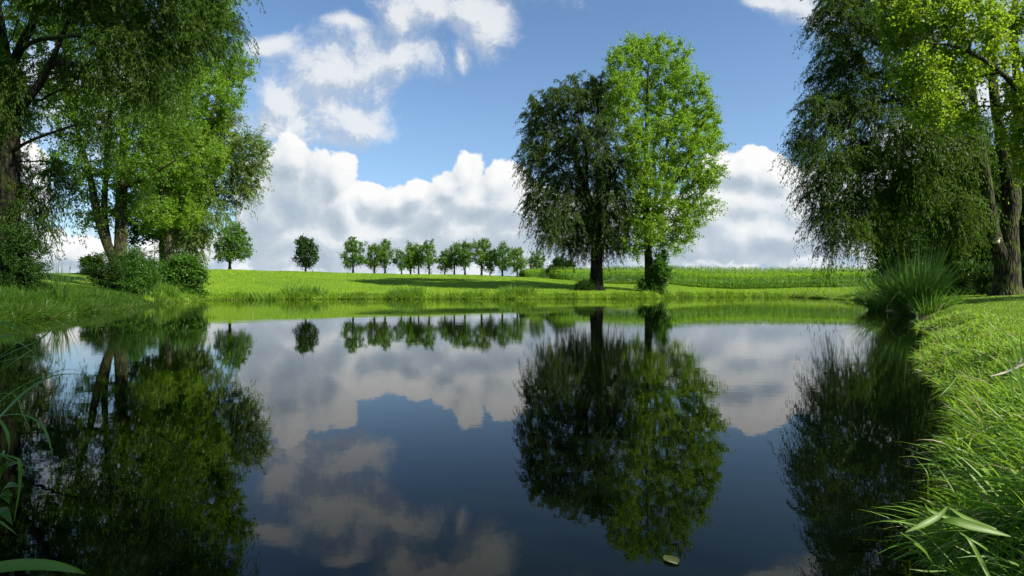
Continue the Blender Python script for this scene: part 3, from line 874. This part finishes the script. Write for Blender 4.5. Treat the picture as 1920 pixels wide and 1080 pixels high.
tree('poplar_tree', 'poplar outside the right edge of the view, added unseen to throw shade across the lawn', 'tree', 'big trees at the right of the pond', 2700, 20,  # unseen tree added to cast dappled shade on the lawn
     [[(2700, B, 0, .4), (2700, 300, 0, .34), (2690, 100, 0, .25), (2690, -100, 0, .16), (2690, -300, 0, .08)]],
     [(2700, 60, 120, 130), (2650, -60, 150, 140), (2740, -160, 130, 140), (2680, -280, 120, 120)], 200, (.20, .16), 93, 'broad', 'bark', 'poplar', twigs=7, per=12, tw_len=1.2, rt=.012, spacing=.7, depth=3, clear=4)
src = bpy.data.objects[[o.name for o in C.objects if o.get('label', '').startswith('poplar outside')][0]]
cp = src.copy(); C.objects.link(cp)  # unseen copy put behind the camera to darken the near left reeds
cp['label'] = 'poplar added unseen behind the viewer to shade the near left reeds'
for ch in src.children:
    c2 = ch.copy(); C.objects.link(c2); c2.parent = cp
cp.location = (9.3, -3.3, float(gz(9.3, -3.3)[0])); cp.rotation_euler = (0, 0, 1.1)
HB = [('tall dark thicket tree directly behind the reeds at the left end of the right-hand hedge', [(1690, 400, 36, 50), (1680, 450, 34, 40), (1700, 470, 38, 40), (1705, 350, 26, 34), (1680, 505, 30, 24)], 1690, 50),
      ('dark leafy hedge tree filling the gap between the reeds and the big lawn trunk', [(1745, 430, 40, 60), (1735, 360, 38, 50), (1765, 330, 40, 44), (1745, 490, 44, 40)], 1745, 52),
      ('dense shadowy hedge tree immediately left of the big lawn trunk', [(1810, 440, 44, 66), (1795, 370, 40, 50), (1830, 320, 40, 50), (1815, 500, 44, 36)], 1812, 50),
      ('dark hedge tree seen right behind the big lawn trunk', [(1870, 430, 44, 70), (1880, 340, 40, 60), (1865, 500, 44, 36), (1890, 480, 30, 40)], 1872, 53),
      ('dark hedge tree at the picture edge right of the big lawn trunk', [(1925, 440, 38, 74), (1920, 360, 40, 60), (1915, 505, 38, 34), (1960, 430, 40, 80)], 1925, 49)]
for k, (lab, lobes, px, d) in enumerate(HB):
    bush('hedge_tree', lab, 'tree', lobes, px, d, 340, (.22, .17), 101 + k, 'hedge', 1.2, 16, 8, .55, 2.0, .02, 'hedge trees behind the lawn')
UB = [('low brushy shrub with brown twigs at the hedge foot just behind the reeds', 1765, 46, [(1765, 530, 22, 14), (1755, 522, 16, 12)]),
      ('broad-leaved shrub at the hedge foot between the reeds and the big trunk', 1808, 42, [(1808, 515, 24, 26), (1795, 525, 16, 18), (1822, 530, 18, 14)]),
      ('pale-leaved sapling shrub touching the left side of the big lawn trunk', 1850, 40, [(1850, 520, 16, 20), (1860, 530, 14, 12)]),
      ('shrub at the hedge foot right of the big lawn trunk', 1922, 41, [(1922, 515, 18, 28), (1935, 505, 20, 34)])]
for k, (lab, px, d, lobes) in enumerate(UB):
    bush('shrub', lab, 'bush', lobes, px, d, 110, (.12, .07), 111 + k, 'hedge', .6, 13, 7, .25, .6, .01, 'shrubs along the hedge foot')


# ------------------------------------------------------------------ reeds
def clump(name, label, px, d, n, hgt, rad, lean, seed, wd=.018, m='reed', group=None, seeds=0, cat='reeds', droop=(.1, .75), spread=.45, segs=7, loc=None):
    rng = np.random.default_rng(seed)
    base = G(px, d) if loc is None else np.array([loc[0], loc[1], float(gz(*loc)[0])])
    t = thing(name, base, label, cat, group)
    a = rng.uniform(0, 2 * pi, n); r = np.sqrt(rng.uniform(0, 1, n)) * rad
    x = base[0] + np.cos(a) * r; y = base[1] + np.sin(a) * r
    p = np.stack([x, y, np.maximum(gz(x, y), -.05) - .02], 1)
    dr = np.stack([np.cos(a) * r / rad * spread + rng.normal(0, .16, n) + lean[0], np.sin(a) * r / rad * spread + rng.normal(0, .16, n) + lean[1], np.ones(n)], 1)
    L = hgt * rng.uniform(.55, 1.2, n)
    g = Geo(); g.add(*blades_geo(p, dr, L, wd * rng.uniform(.6, 1.3, n), rng.uniform(*droop, n), segs, rng))
    g.obj('leaves', M[m], t)
    if seeds:
        k = rng.choice(n, seeds)
        dd = dr[k] * [.5, .5, 1]
        g = Geo(); g.add(*blades_geo(p[k], dd, L[k] * 1.05, np.full(seeds, wd * .35), np.full(seeds, .03), 4, rng))
        top = p[k] + unit(dd) * (L[k] * .98)[:, None]
        g.add(*blades_geo(top, dd + rng.normal(0, .1, dd.shape), np.full(seeds, .2), np.full(seeds, .035), np.full(seeds, .4), 3, rng))
        g.obj('seed_heads', M['seed'], t)
    return t


clump('reed_clump', 'big arching clump of reeds bending over the water before the lawn, right half', 1716, 25, 1300, 2.8, .7, (-.12, -.1), 201, .026, group='large reed clump on the right bank', seeds=14, spread=.42, droop=(.05, .75))
clump('reed_clump', 'lower darker reeds trailing into the water left of the tallest reeds', 1672, 31, 1300, 2.8, .95, (-.10, -.1), 202, .030, group='large reed clump on the right bank', spread=.5, droop=(.2, .9))
clump('reed_clump', 'short broken pale-tipped reeds at the lawn edge right of the tallest reeds', 1752, 23.5, 240, 1.2, .6, (.1, -.1), 203, .026, group='large reed clump on the right bank', spread=.8)
clump('rush_clump', 'tall dark spiky rushes standing in the left bank grass near the huge willow', 112, 27, 90, 1.7, .3, (0, 0), 204, .024, 'bank_dark', droop=(0, .12), spread=.18, group='rush tufts on the left bank')
clump('rush_clump', 'thin sparse rushes left of the bramble bush on the left bank', 190, 34, 60, 1.2, .4, (0, 0), 205, .026, 'bank_dark', droop=(0, .15), spread=.2, group='rush tufts on the left bank')
clump('reed_clump', 'wide green reed bed at the waterline below the leaning fresh green bush', 302, 51, 600, 1.5, 1.2, (0, 0), 206, .05, 'bank', droop=(0, .3), spread=.3, group='reed tufts along the far shore')
FAR = [(497, 62, 260, 1.1, .8, 'reed tuft by the water left of the broad one near the lone dark tree'), (562, 67.6, 420, 1.35, 1.3, 'broad reed tuft by the water below the lone dark skyline tree'),
       (600, 67.8, 150, .9, .6, 'small reed tuft just right of the broad one below the lone dark skyline tree'), (742, 69, 260, 1.0, .9, 'reed tuft by the water below the left part of the tree row'),
       (768, 69, 360, 1.3, 1.1, 'tall reed tuft by the water below the middle of the tree row'), (890, 69, 160, .9, .7, 'thin reed tuft by the water below the tallest broad tree of the row'),
       (962, 69, 300, 1.2, 1.0, 'reed tuft by the water below the right end of the tree row'), (985, 69.2, 280, 1.25, .8, 'last reed tuft before the shaded shore of the big willow'),
       (1440, 79, 160, .9, .8, 'reed tuft on the shore right of the sunlit poplar'), (1238, 75.5, 90, .6, .8, 'low tuft on the shore under the sunlit poplar')]
for k, (px, d, n, h, r, lab) in enumerate(FAR):
    clump('reed_clump', lab, px, d, int(n * .8), h * .95, r * 1.5, (0, -.05), 210 + k, .055, 'bank', 'reed tufts along the far shore', spread=.35, droop=(0, .35), segs=4)


# ------------------------------------------------------------------ grass and crops
def scatter(n, a0, a1, r0, r1, rng, smin, smax, power=0.0):
    th = np.radians(rng.uniform(a0, a1, n))
    r = np.exp(rng.uniform(math.log(r0), math.log(r1), n)) if power == 0 else r0 + (r1 - r0) * rng.uniform(0, 1, n) ** power
    x = np.sin(th) * r; y = np.cos(th) * r
    s = shore_dist(x, y)
    k = (s > smin) & (s < smax)
    return x[k], y[k], s[k], r[k]


def grass(name, label, parts, m):
    g = Geo()
    for p, dr, L, wd, dp, segs, rng in parts:
        g.add(*blades_geo(p, dr, L, wd, dp, segs, rng))
    o = g.obj(name, M[m])
    return tag(o, label, 'grass', kind='stuff')


rng = np.random.default_rng(301)
# long tussock grass on the near right bank, leaning to the water
parts = []
x, y, s, r = scatter(90000, 26, 64, 1.3, 22, rng, -.05, 1.5)
keep = rng.uniform(0, 1, len(x)) < np.clip(1.2 - s / 1.5, .12, 1)
x, y, s, r = x[keep], y[keep], s[keep], r[keep]
n = len(x)
cl = .6 + .5 * np.sin(x * 5.1 + np.sin(y * 3.1) * 2) * np.cos(y * 4.3)
L = rng.uniform(.22, .56, n) * np.interp(r, [1.5, 6, 20], [1.0, .8, .8]) * np.clip(cl, .45, 1.15) * np.interp(s, [0, .8, 1.5], [1, .7, .35])
ang = np.arctan2(y, x) + pi / 2
lean = np.stack([-.66 + rng.normal(0, .42, n), -.2 + rng.normal(0, .42, n)], 1) * np.interp(s, [0, 1.5], [1.25, .5])[:, None]
parts.append((np.stack([x, y, gz(x, y, s) - .01], 1), np.column_stack([lean, np.ones(n)]), L, .0085 * np.interp(r, [1.5, 5, 20], [1, 1.15, 2.4]) * rng.uniform(.6, 1.4, n), rng.uniform(.2, .95, n), 6, rng))
rl = np.random.default_rng(305)
x, y, s, r = scatter(24000, 27, 62, 1.5, 9, rl, .10, 1.1)
n = len(x)
keep = rl.uniform(0, 1, n) < (.45 + .5 * np.sin(x * 4.3 + 2 * np.sin(y * 2.1)))
x, y, s, r = x[keep], y[keep], s[keep], r[keep]; n = len(x)
lean = np.stack([-.62 + rl.normal(0, .42, n), .05 + rl.normal(0, .45, n)], 1)
parts.append((np.stack([x, y, gz(x, y, s) - .01], 1), np.column_stack([lean, rl.uniform(.8, 1.5, n)]), rl.uniform(.24, .52, n) * np.interp(s, [0, 1.0], [.9, .75]), .0075 * rl.uniform(.6, 1.5, n), rl.uniform(.25, .8, n), 7, rl))
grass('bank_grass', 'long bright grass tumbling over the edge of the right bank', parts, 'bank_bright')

# broad-leaved weeds and dead stems mixed into the bank grass
rw = np.random.default_rng(307)
x, y, s, r = scatter(1100, 28, 62, 1.5, 16, rw, .05, 1.3)
keep = np.sin(x * 3.1 + 1) * np.cos(y * 2.7) > .1
x, y = x[keep], y[keep]
g = Geo()
ctr = np.column_stack([x, y, gz(x, y)])
for k in range(9):
    a = rw.uniform(0, 2 * pi, len(x)); hh = rw.uniform(.08, .26, len(x))
    g.add(*leaves_geo(ctr + np.column_stack([np.cos(a) * .03, np.sin(a) * .03, hh]), np.column_stack([np.cos(a), np.sin(a), rw.uniform(-.2, .5, len(x))]), rw.uniform(.02, .04, len(x)), rw.uniform(.012, .022, len(x)), rw))
tag(g.obj('bank_weeds', M['bank_bright']), 'broad-leaved weeds scattered through the long grass of the right bank', 'weeds', kind='stuff')

# mown lawn
x, y, s, r = scatter(260000, 26, 62, 2.0, 48, rng, .35, 40)
n = len(x)
patchy = .75 + .35 * np.sin(x * 2.3 + y * .7) * np.sin(y * 1.9)
L = rng.uniform(.035, .085, n) * np.interp(r, [2, 8, 40], [1.1, 1.0, 1.1]) * patchy
lean = rng.normal(0, .5, (n, 2))
grass('lawn_grass', 'short mown lawn between the water and the hedge', [(np.stack([x, y, gz(x, y, s) - .004], 1), np.column_stack([lean, np.ones(n)]), L, np.interp(r, [2, 6, 40], [.004, .008, .032]) * rng.uniform(.6, 1.4, n), rng.uniform(0, .6, n), 3, rng)], 'lawn')

# left bank: rank grass, the shade put into its dark blade colour
x, y, s, r = scatter(240000, -45, -27, 14, 85, rng, -.1, 40)
k = (r < 58)
x, y, s, r = x[k], y[k], s[k], r[k]; n = len(x)
clm = np.clip(.75 + .5 * np.sin(x * 1.3 + np.sin(y)) * np.cos(y * .9), .35, 1.3)
L = rng.uniform(.22, .6, n) * clm * np.interp(s, [0, 1.5, 8], [1.25, 1.0, .55])
ls = np.interp(s, [0, 2], [1.0, .3])[:, None]
lean = np.stack([.35 + rng.normal(0, .35, n), -.4 + rng.normal(0, .35, n)], 1) * ls
grass('bank_grass', 'rank grass coloured dark for shade covering the left bank under the grove', [(np.stack([x, y, gz(x, y, s) - .01], 1), np.column_stack([lean, np.ones(n)]), L, np.interp(r, [14, 60], [.011, .035]) * rng.uniform(.6, 1.4, n), rng.uniform(.1, .8, n), 4, rng)], 'bank_dark')

# far meadow
x, y, s, r = scatter(420000, -31, 33, 48, 150, rng, -.05, 90)
n = len(x)
edge = np.interp(s, [0, .5, 2.0, 3.5, 60], [1.6, 2.0, 1.3, .42, .5])
clm = np.clip(.75 + .5 * np.sin(x * 1.9 + np.sin(y * .5) * 2) * np.cos(x * .67 + 1) + .25 * np.sin(x * 4.3), .3, 1.45)
L = rng.uniform(.16, .42, n) * edge * np.where(s < 3.5, clm, 1)
lean = rng.normal(0, .3, (n, 2))
grass('meadow_grass', 'sunlit yellow-green meadow grass rising from the far shore to the skyline', [(np.stack([x, y, gz(x, y, s) - .01], 1), np.column_stack([lean, np.ones(n)]), L, np.interp(r, [48, 140], [.03, .075]) * rng.uniform(.6, 1.4, n), rng.uniform(0, .5, n), 2, rng)], 'meadow')


# rank fringe hanging over the water along the far shore
def fringe(name, label, m, mask, n, smin, smax, hgt, wd, seed, cut=.3):
    rng = np.random.default_rng(seed)
    k = np.where(mask(PA[:, 0], PA[:, 1]))[0]
    i = rng.choice(k, n)
    t = rng.uniform(0, 1, (n, 1))
    p = PA[i] * (1 - t) + PB[i] * t
    out = -nrm[i, :2]
    probe = shore_dist(*(p + out * .3).T)
    out = np.where((probe > 0)[:, None], out, -out)
    p = p + out * (smin + (smax - smin) * rng.uniform(0, 1, (n, 1)) ** 1.4)
    x, y = p.T
    tuft = .5 + .35 * np.sin(x * 1.1 + 2 * np.sin(y * .4)) + .3 * np.sin(x * 3.7 + 1) + .2 * np.sin(x * 9 + y)
    tuft = np.clip(tuft, cut, 1.3)
    L = hgt * rng.uniform(.45, 1.15, n) * tuft
    lean = -out * rng.uniform(0, .9, (n, 1)) + rng.normal(0, .3, (n, 2))
    g = Geo()
    g.add(*blades_geo(np.column_stack([x, y, np.maximum(gz(x, y), -.05) - .02]), np.column_stack([lean, np.ones(n)]), L, wd * rng.uniform(.6, 1.5, n), rng.uniform(.1, .9, n), 4, rng))
    return tag(g.obj(name, M[m]), label, 'grass', kind='stuff')


fringe('shore_grass', 'rank grass fringe hanging over the water along the far shore', 'shore', lambda x, y: (y > 46) & (x > -32) & (x < 42), 60000, -.12, 1.5, .75, .05, 311)
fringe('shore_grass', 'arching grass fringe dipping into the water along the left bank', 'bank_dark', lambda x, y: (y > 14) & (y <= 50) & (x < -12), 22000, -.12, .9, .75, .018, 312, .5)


# corn
def corn():
    rng = np.random.default_rng(401)
    # front edge of the field
    fx = [(985 - 960) / F * 126, (1060 - 960) / F * 112, (1120 - 960) / F * 102, (1250 - 960) / F * 93, (1660 - 960) / F * 92, (1720 - 960) / F * 92]
    fy = [126, 112, 102, 93, 92, 92]
    P = []
    row = 0
    while row < 9:
        xs = np.arange(fx[0], fx[-1], .30 if row < 4 else .42)
        xs = xs + rng.normal(0, .05, len(xs))
        ys = np.interp(xs, fx, fy) + row * .75 + rng.normal(0, .07, len(xs))
        P.append(np.stack([xs, ys], 1)); row += 1
    # back of the crop, sparse, seen only over the front rows
    xs = rng.uniform(fx[0] + 1, fx[-1], 1600); P.append(np.stack([xs, np.interp(xs, fx, fy) + rng.uniform(7, 26, 1600)], 1))
    P = np.concatenate(P); n = len(P)
    z = gz(P[:, 0], P[:, 1])
    h = rng.normal(2.75, .12, n) * (1 + .04 * np.sin(P[:, 0] * .8))
    h = h * np.interp(P[:, 0], [2, 10, 18], [.62, .85, 1.0])
    base = np.column_stack([P, z])
    g = Geo()
    g.add(*blades_geo(base, np.column_stack([rng.normal(0, .03, (n, 2)), np.ones(n)]), h, np.full(n, .05), np.zeros(n), 2, rng))
    for k in range(9):
        f = .12 + k * .095
        a = rng.uniform(0, 2 * pi) + rng.normal(0, .5, n) + (pi if k % 2 else 0)
        b = base + np.column_stack([np.zeros((n, 2)), h * f])
        dr = np.column_stack([np.cos(a), np.sin(a), rng.uniform(1.0, 1.9, n)])
        g.add(*blades_geo(b, dr, rng.uniform(.6, .95, n) * (1 if k < 7 else .7), np.full(n, .17), rng.uniform(.35, .85, n), 3, rng, side=np.column_stack([-np.sin(a), np.cos(a), np.zeros(n)])))
    o = g.obj('corn_field', M['corn'])
    tag(o, 'long band of tall green maize standing behind the far shore', 'corn field', kind='stuff')
    g = Geo()
    top = base + np.column_stack([np.zeros((n, 2)), h * .97])
    for k in range(2):
        g.add(*blades_geo(top, np.column_stack([rng.normal(0, .3, (n, 2)), np.ones(n)]), rng.uniform(.14, .26, n), np.full(n, .018), rng.uniform(0, .4, n), 2, rng))
    tg = g.obj('tassels', M['tassel'], o)
    tg['kind'] = 'stuff'


corn()


# ------------------------------------------------------------------ near plants and small things
def ribbon(pts, widths, nrm_hint=(0, 0, 1), fold=.18, seg=.03):
    """a broad leaf: three-vertex cross section with a midrib, following the given points"""
    pr = catmull(np.hstack([np.array(pts, float), np.array(widths, float)[:, None]]), seg)
    c = pr[:, :3]; wd = np.maximum(pr[:, 3], .0008)
    tan = unit(np.gradient(c, axis=0))
    side = unit(np.cross(tan, np.array(nrm_hint, float)))
    up_ = np.cross(side, tan)
    k = len(c)
    a = c - side * wd[:, None] * .5 + up_ * (wd * fold)[:, None]
    b = c + side * wd[:, None] * .5 + up_ * (wd * fold)[:, None]
    v = np.stack([a, c, b], 1).reshape(-1, 3)
    i = np.arange(k - 1) * 3
    q = np.concatenate([np.stack([i, i + 1, i + 4, i + 3], -1), np.stack([i + 1, i + 2, i + 5, i + 4], -1)])
    return v, q


def leaf_plant(name, label, cat, group, leaves_, m='reed', hint=(0, -.3, 1)):
    """leaves_: list of [(px,py,depth,width_m), ...], each leaf a part of its own"""
    p0 = W(*leaves_[0][0][:3])
    gzv = float(gz(p0[0], p0[1])[0])
    t = thing(name, (p0[0], p0[1], max(gzv, 0)), label, cat, group)
    for lf in leaves_:
        pts = [W(a, b, d) for a, b, d, _ in lf]
        v, q = ribbon(pts, [w_ for *_, w_ in lf], hint)
        mesh_obj('leaf', v, q, M[m], t, True)
    return t


NB = 'reed leaves reaching in at the left edge'
leaf_plant('reed_plant', 'long broad reed leaf arching up from the left edge over the dark water', 'reeds', NB,
           [[(-60, 850, 1.9, .018), (0, 785, 1.92, .026), (50, 735, 1.95, .022), (100, 706, 2.0, .012), (150, 702, 2.05, .006), (185, 706, 2.1, .001)],
            [(-40, 800, 2.0, .006), (10, 745, 2.0, .009), (60, 715, 2.05, .007), (115, 694, 2.1, .005), (150, 696, 2.15, .003), (185, 715, 2.2, .001)]])
leaf_plant('reed_plant', 'pale bent reed leaf lying flat across the bottom left corner', 'reeds', NB,
           [[(-80, 1075, 1.66, .020), (0, 1064, 1.68, .030), (50, 1059, 1.7, .030), (100, 1061, 1.72, .026), (145, 1070, 1.75, .012), (162, 1077, 1.78, .001)]], hint=(0, -.9, .6))
leaf_plant('reed_plant', 'spray of thin curving reed blades at the left edge below the left bank', 'reeds', NB,
           [[(-50, 640, 2.8, .012), (-10, 606, 2.8, .018), (30, 615, 2.8, .013), (57, 640, 2.85, .001)],
            [(-60, 650, 2.9, .012), (0, 632, 2.9, .018), (30, 628, 2.9, .012), (55, 634, 3.0, .001)],
            [(-60, 690, 2.6, .014), (0, 668, 2.6, .022), (30, 645, 2.6, .013), (48, 637, 2.65, .001)],
            [(-60, 700, 3.1, .012), (20, 662, 3.1, .017), (70, 640, 3.2, .013), (110, 612, 3.3, .010), (180, 598, 3.5, .001)],
            [(-40, 625, 2.7, .009), (20, 636, 2.7, .014), (60, 660, 2.75, .010), (84, 688, 2.8, .001)],
            [(-40, 690, 2.9, .008), (30, 672, 2.9, .010), (70, 670, 2.9, .009), (100, 690, 2.95, .006), (118, 722, 3.0, .001)],
            [(-60, 730, 2.4, .012), (-5, 700, 2.4, .020), (25, 680, 2.4, .011), (60, 655, 2.5, .001)]])
leaf_plant('reed_plant', 'drooping reed blades hanging from the left edge below the broad arching leaf', 'reeds', NB,
           [[(-30, 745, 1.8, .007), (25, 738, 1.8, .004), (40, 770, 1.8, .003), (57, 806, 1.8, .001)],
            [(-40, 790, 2.3, .008), (30, 777, 2.3, .010), (70, 790, 2.3, .010), (88, 815, 2.3, .008), (100, 858, 2.3, .001)],
            [(-30, 845, 2.0, .006), (25, 858, 2.0, .009), (38, 870, 2.0, .012), (38, 915, 2.0, .013), (32, 950, 2.0, .010), (26, 980, 2.0, .001)],
            [(-40, 835, 2.1, .005), (20, 862, 2.1, .004), (70, 884, 2.15, .004), (100, 897, 2.2, .001)],
            [(-20, 770, 2.0, .009), (8, 800, 2.0, .010), (18, 835, 2.0, .007), (12, 860, 2.0, .001)],
            [(-30, 965, 1.8, .006), (5, 982, 1.8, .007), (32, 1003, 1.8, .001)]])

# nettle-like plant at the left edge
t = thing('nettle_plant', W(-25, 980, 1.7) * [1, 1, 0], 'small nettle with toothed bright leaves at the left edge of the picture', 'plant')
gs = Geo(); gs.add(*tube([W(-25, 1080, 1.7), W(-12, 970, 1.7), W(-2, 900, 1.72), (W(4, 855, 1.72))], [.003, .0028, .002, .001], 6)); gs.obj('stem', M['bush'], t, True)
for (a, b, c2, d2) in [(0, 895, 34, 868), (0, 900, 20, 862), (2, 880, -20, 850), (0, 925, 36, 912), (0, 928, 18, 945), (-4, 955, 24, 985), (0, 868, 8, 850), (-6, 950, -30, 970), (0, 935, 22, 930)]:
    A_, B_ = W(a, b, 1.71), W(c2, d2, 1.66)
    Mid = (A_ + B_) / 2 + np.array([0, 0, .012])
    v, q = ribbon([A_, A_ * .7 + B_ * .3 + [0, 0, .008], Mid, B_], [.003, .022, .020, .001], (0, -.6, .8), .15, .004)
    k = len(v) // 3
    saw = 1 + .22 * (np.arange(k) % 2)
    c = v[1::3]; v[0::3] = c + (v[0::3] - c) * saw[:, None]; v[2::3] = c + (v[2::3] - c) * saw[:, None]
    mesh_obj('leaf', v, q, M['bush'], t)

RB = 'broad reed leaves at the lower right bank'
leaf_plant('reed_plant', 'pair of broad bent reed leaves lying over the water at the lower right bank', 'reeds', RB,
           [[(1895, 1006, 1.62, .002), (1860, 996, 1.62, .016), (1815, 985, 1.63, .026), (1785, 977, 1.64, .021), (1765, 978, 1.65, .004)],
            [(1776, 950, 1.66, .004), (1762, 966, 1.65, .013), (1730, 984, 1.63, .015), (1697, 998, 1.62, .001)],
            [(1868, 992, 1.66, .004), (1830, 980, 1.66, .013), (1800, 966, 1.66, .012), (1778, 950, 1.66, .002)],
            [(1795, 978, 2.0, .006), (1760, 965, 2.0, .014), (1740, 955, 2.0, .010), (1734, 943, 2.0, .002)]], 'bank', (0, -.8, .6))
leaf_plant('reed_plant', 'reed stalk with drooping leaves standing in the water at the lower right', 'reeds', RB,
           [[(1688, 998, 2.05, .003), (1715, 1018, 2.05, .012), (1735, 1035, 2.05, .010), (1751, 1062, 2.05, .002)],
            [(1855, 1085, 1.75, .012), (1835, 1045, 1.78, .015), (1815, 1010, 1.8, .010), (1795, 995, 1.85, .002)],
            [(1870, 1045, 1.9, .004), (1835, 1020, 1.9, .008), (1800, 1000, 1.92, .002)],
            [(1705, 1080, 2.1, .004), (1706, 1060, 2.1, .003), (1705, 1050, 2.1, .001)],
            [(1775, 1070, 2.0, .003), (1740, 1071, 2.0, .006), (1705, 1067, 2.0, .001)]], 'bank', (0, -.8, .6))
leaf_plant('reed_plant', 'thin angular reed leaves sticking out of the water beside the right bank', 'reeds', RB,
           [[(1762, 925, 2.9, .002), (1752, 905, 2.9, .012), (1738, 868, 2.9, .001)], [(1743, 952, 2.8, .004), (1740, 915, 2.8, .012), (1738, 885, 2.8, .006), (1708, 850, 2.9, .001)],
            [(1775, 940, 2.8, .003), (1778, 915, 2.8, .013), (1777, 895, 2.8, .002)], [(1840, 860, 3.2, .006), (1790, 838, 3.2, .010), (1750, 820, 3.3, .001)],
            [(1860, 800, 3.6, .006), (1810, 822, 3.5, .008), (1748, 817, 3.5, .001)], [(1800, 700, 5.0, .004), (1780, 725, 4.8, .010), (1760, 745, 4.7, .001)],
            [(1850, 880, 2.9, .006), (1790, 895, 2.9, .008), (1712, 902, 2.9, .001)], [(1850, 930, 2.6, .008), (1810, 940, 2.6, .010), (1752, 946, 2.6, .001)]], 'bank', (0, -.8, .6))
leaf_plant('sedge_plant', 'tall curving blue-green blades standing in the grass at the right edge', 'reeds', RB,
           [[(1918, 740, 3.4, .016), (1905, 665, 3.4, .022), (1892, 635, 3.4, .016), (1878, 622, 3.4, .002)], [(1900, 760, 3.3, .010), (1893, 700, 3.3, .014), (1888, 668, 3.3, .001)],
            [(1925, 700, 3.2, .010), (1916, 660, 3.2, .012), (1912, 622, 3.2, .001)], [(1930, 780, 3.0, .014), (1912, 720, 3.0, .018), (1880, 655, 3.0, .001)]], 'reed', (0, -.9, .3))

# dead stick in the near grass
t = thing('fallen_branch', W(1890, 695, 3.2), 'pale dead stick lying in the sunlit grass at the right edge', 'branch')
gs = Geo(); gs.add(*tube([W(1856, 706, 3.1), W(1880, 700, 3.13), W(1905, 690, 3.2), W(1940, 672, 3.3)], [.004, .006, .007, .008], 8, .1, rng))
gs.obj('branch_wood', M['deadwood'], t, True)
gs = Geo(); gs.add(*tube([W(1905, 690, 3.2), W(1914, 675, 3.22), W(1925, 664, 3.25)], [.006, .005, .002], 6)); gs.obj('side_twig', M['deadwood'], t, True)

# floating leaf
c = W(1258, 1052, F / (1052 - HZ)); c[2] = .004
t = thing('floating_leaf', c, 'single yellowing poplar leaf floating on the open water', 'leaf')
out_ = [(0, -.5), (.22, -.42), (.46, -.2), (.5, .02), (.36, .28), (.12, .48), (0, .56), (-.12, .48), (-.36, .28), (-.5, .02), (-.46, -.2), (-.22, -.42)]
vs = [(0, 0, .0015)]; R_ = radians(20)
for a, b in out_:
    xx, yy = a * .056, b * .078
    vs.append((xx * cos(R_) - yy * sin(R_), xx * sin(R_) + yy * cos(R_), .004 * abs(a) * 2 + .001))
vs = np.array(vs)
fq = [[0, 1 + k, 1 + (k + 1) % 12] for k in range(12)]
bl = mesh_obj('leaf_blade', vs + c, np.array(fq), foliage('fallen_leaf', (.045, .060, .018), (.07, .080, .024), (.10, .11, .02), .2, .8, spec=.1), t, True)
st_ = vs[1] + c
gs = Geo(); gs.add(*tube([st_, st_ + [-.018, .012, .004], st_ + [-.042, .035, -.001]], [.0012, .001, .0008], 5)); gs.obj('leaf_stalk', M['wood'], t, True)


def box(c, s, rot=0):
    x, y, z = [v / 2 for v in s]
    v = np.array([(a * x, b * y, d * z) for a in (-1, 1) for b in (-1, 1) for d in (-1, 1)])
    R = np.array([[cos(rot), -sin(rot), 0], [sin(rot), cos(rot), 0], [0, 0, 1]])
    q = np.array([[0, 1, 3, 2], [4, 6, 7, 5], [0, 4, 5, 1], [2, 3, 7, 6], [0, 2, 6, 4], [1, 5, 7, 3]])
    return v @ R.T + np.array(c), q


# nest box in the fork of the lawn willow
nb = W(1868, 452, 33.2)
t = thing('nest_box', nb, 'small pale wooden nest box fixed in the fork of the big lawn trunk', 'nest box')
gs = Geo(); gs.add(*box(nb, (.24, .2, .26))); gs.obj('box_body', M['wood'], t)
gs = Geo(); gs.add(*box(nb + [0, -.03, .145], (.30, .28, .025))); gs.obj('box_lid', M['wood'], t)
gs = Geo(); gs.add(*tube([nb + [0, -.095, .04], nb + [0, -.106, .04]], [.022, .022], 12)); gs.obj('entrance_hole', M['slate'], t)

# red brick chimney far off
b = G(996, 150)
t = thing('brick_chimney', b, 'thin red brick chimney with flared foot on the skyline beside the round tree', 'chimney')
top = CAMZ + (HZ - 498) / F * 150
gs = Geo(); gs.add(*tube([b, [b[0], b[1], top - 1.6], [b[0], b[1], top - .9], [b[0], b[1], top]], [.95, .7, .42, .3], 4)); gs.obj('shaft', M['brick'], t)
gs = Geo(); gs.add(*tube([[b[0], b[1], top], [b[0], b[1], top + .25]], [.38, .38], 4)); gs.obj('cap', M['brick'], t)

# farmhouse roof peeping over the skyline
b = G(624, 190); rz_ = CAMZ + (HZ - 512.5) / F * 190
t = thing('farmhouse', b, 'distant farmhouse of which only the dark roof ridge shows over the meadow skyline', 'house')
gs = Geo(); gs.add(*box((b[0], b[1], (b[2] + rz_ - 1.2) / 2), (5.2, 6, rz_ - 1.2 - b[2]))); gs.obj('wall', M['render'], t)
xs = b[0]; v = np.array([(xs - 3, 187, rz_ - 1.25), (xs + 3, 187, rz_ - 1.25), (xs + .9, 190, rz_), (xs - .9, 190, rz_), (xs - 3, 193, rz_ - 1.25), (xs + 3, 193, rz_ - 1.25)], float)
mesh_obj('roof', v, np.array([[0, 1, 2, 3], [4, 3, 2, 5], [0, 3, 3, 4], [1, 5, 2, 2]])[:2], M['slate'], t)

# stakes at the far shore
for px, lab in ((1412, 'thin wooden stake at the shore, nearer to the poplar'), (1492, 'thin wooden stake at the shore, middle one between the poplar and the reeds'), (1555, 'thin wooden stake at the shore, nearest to the big reeds')):
    b = G(px, 84)
    gs = Geo(); gs.add(*tube([[b[0], b[1], b[2] - .2], [b[0] + .02, b[1], b[2] + .35], [b[0] + .03, b[1], b[2] + .75]], [.04, .038, .034], 7))
    o = gs.obj('wooden_stake', M['wood'], None, True)
    tag(o, lab, 'stake', 'stakes along the far shore')
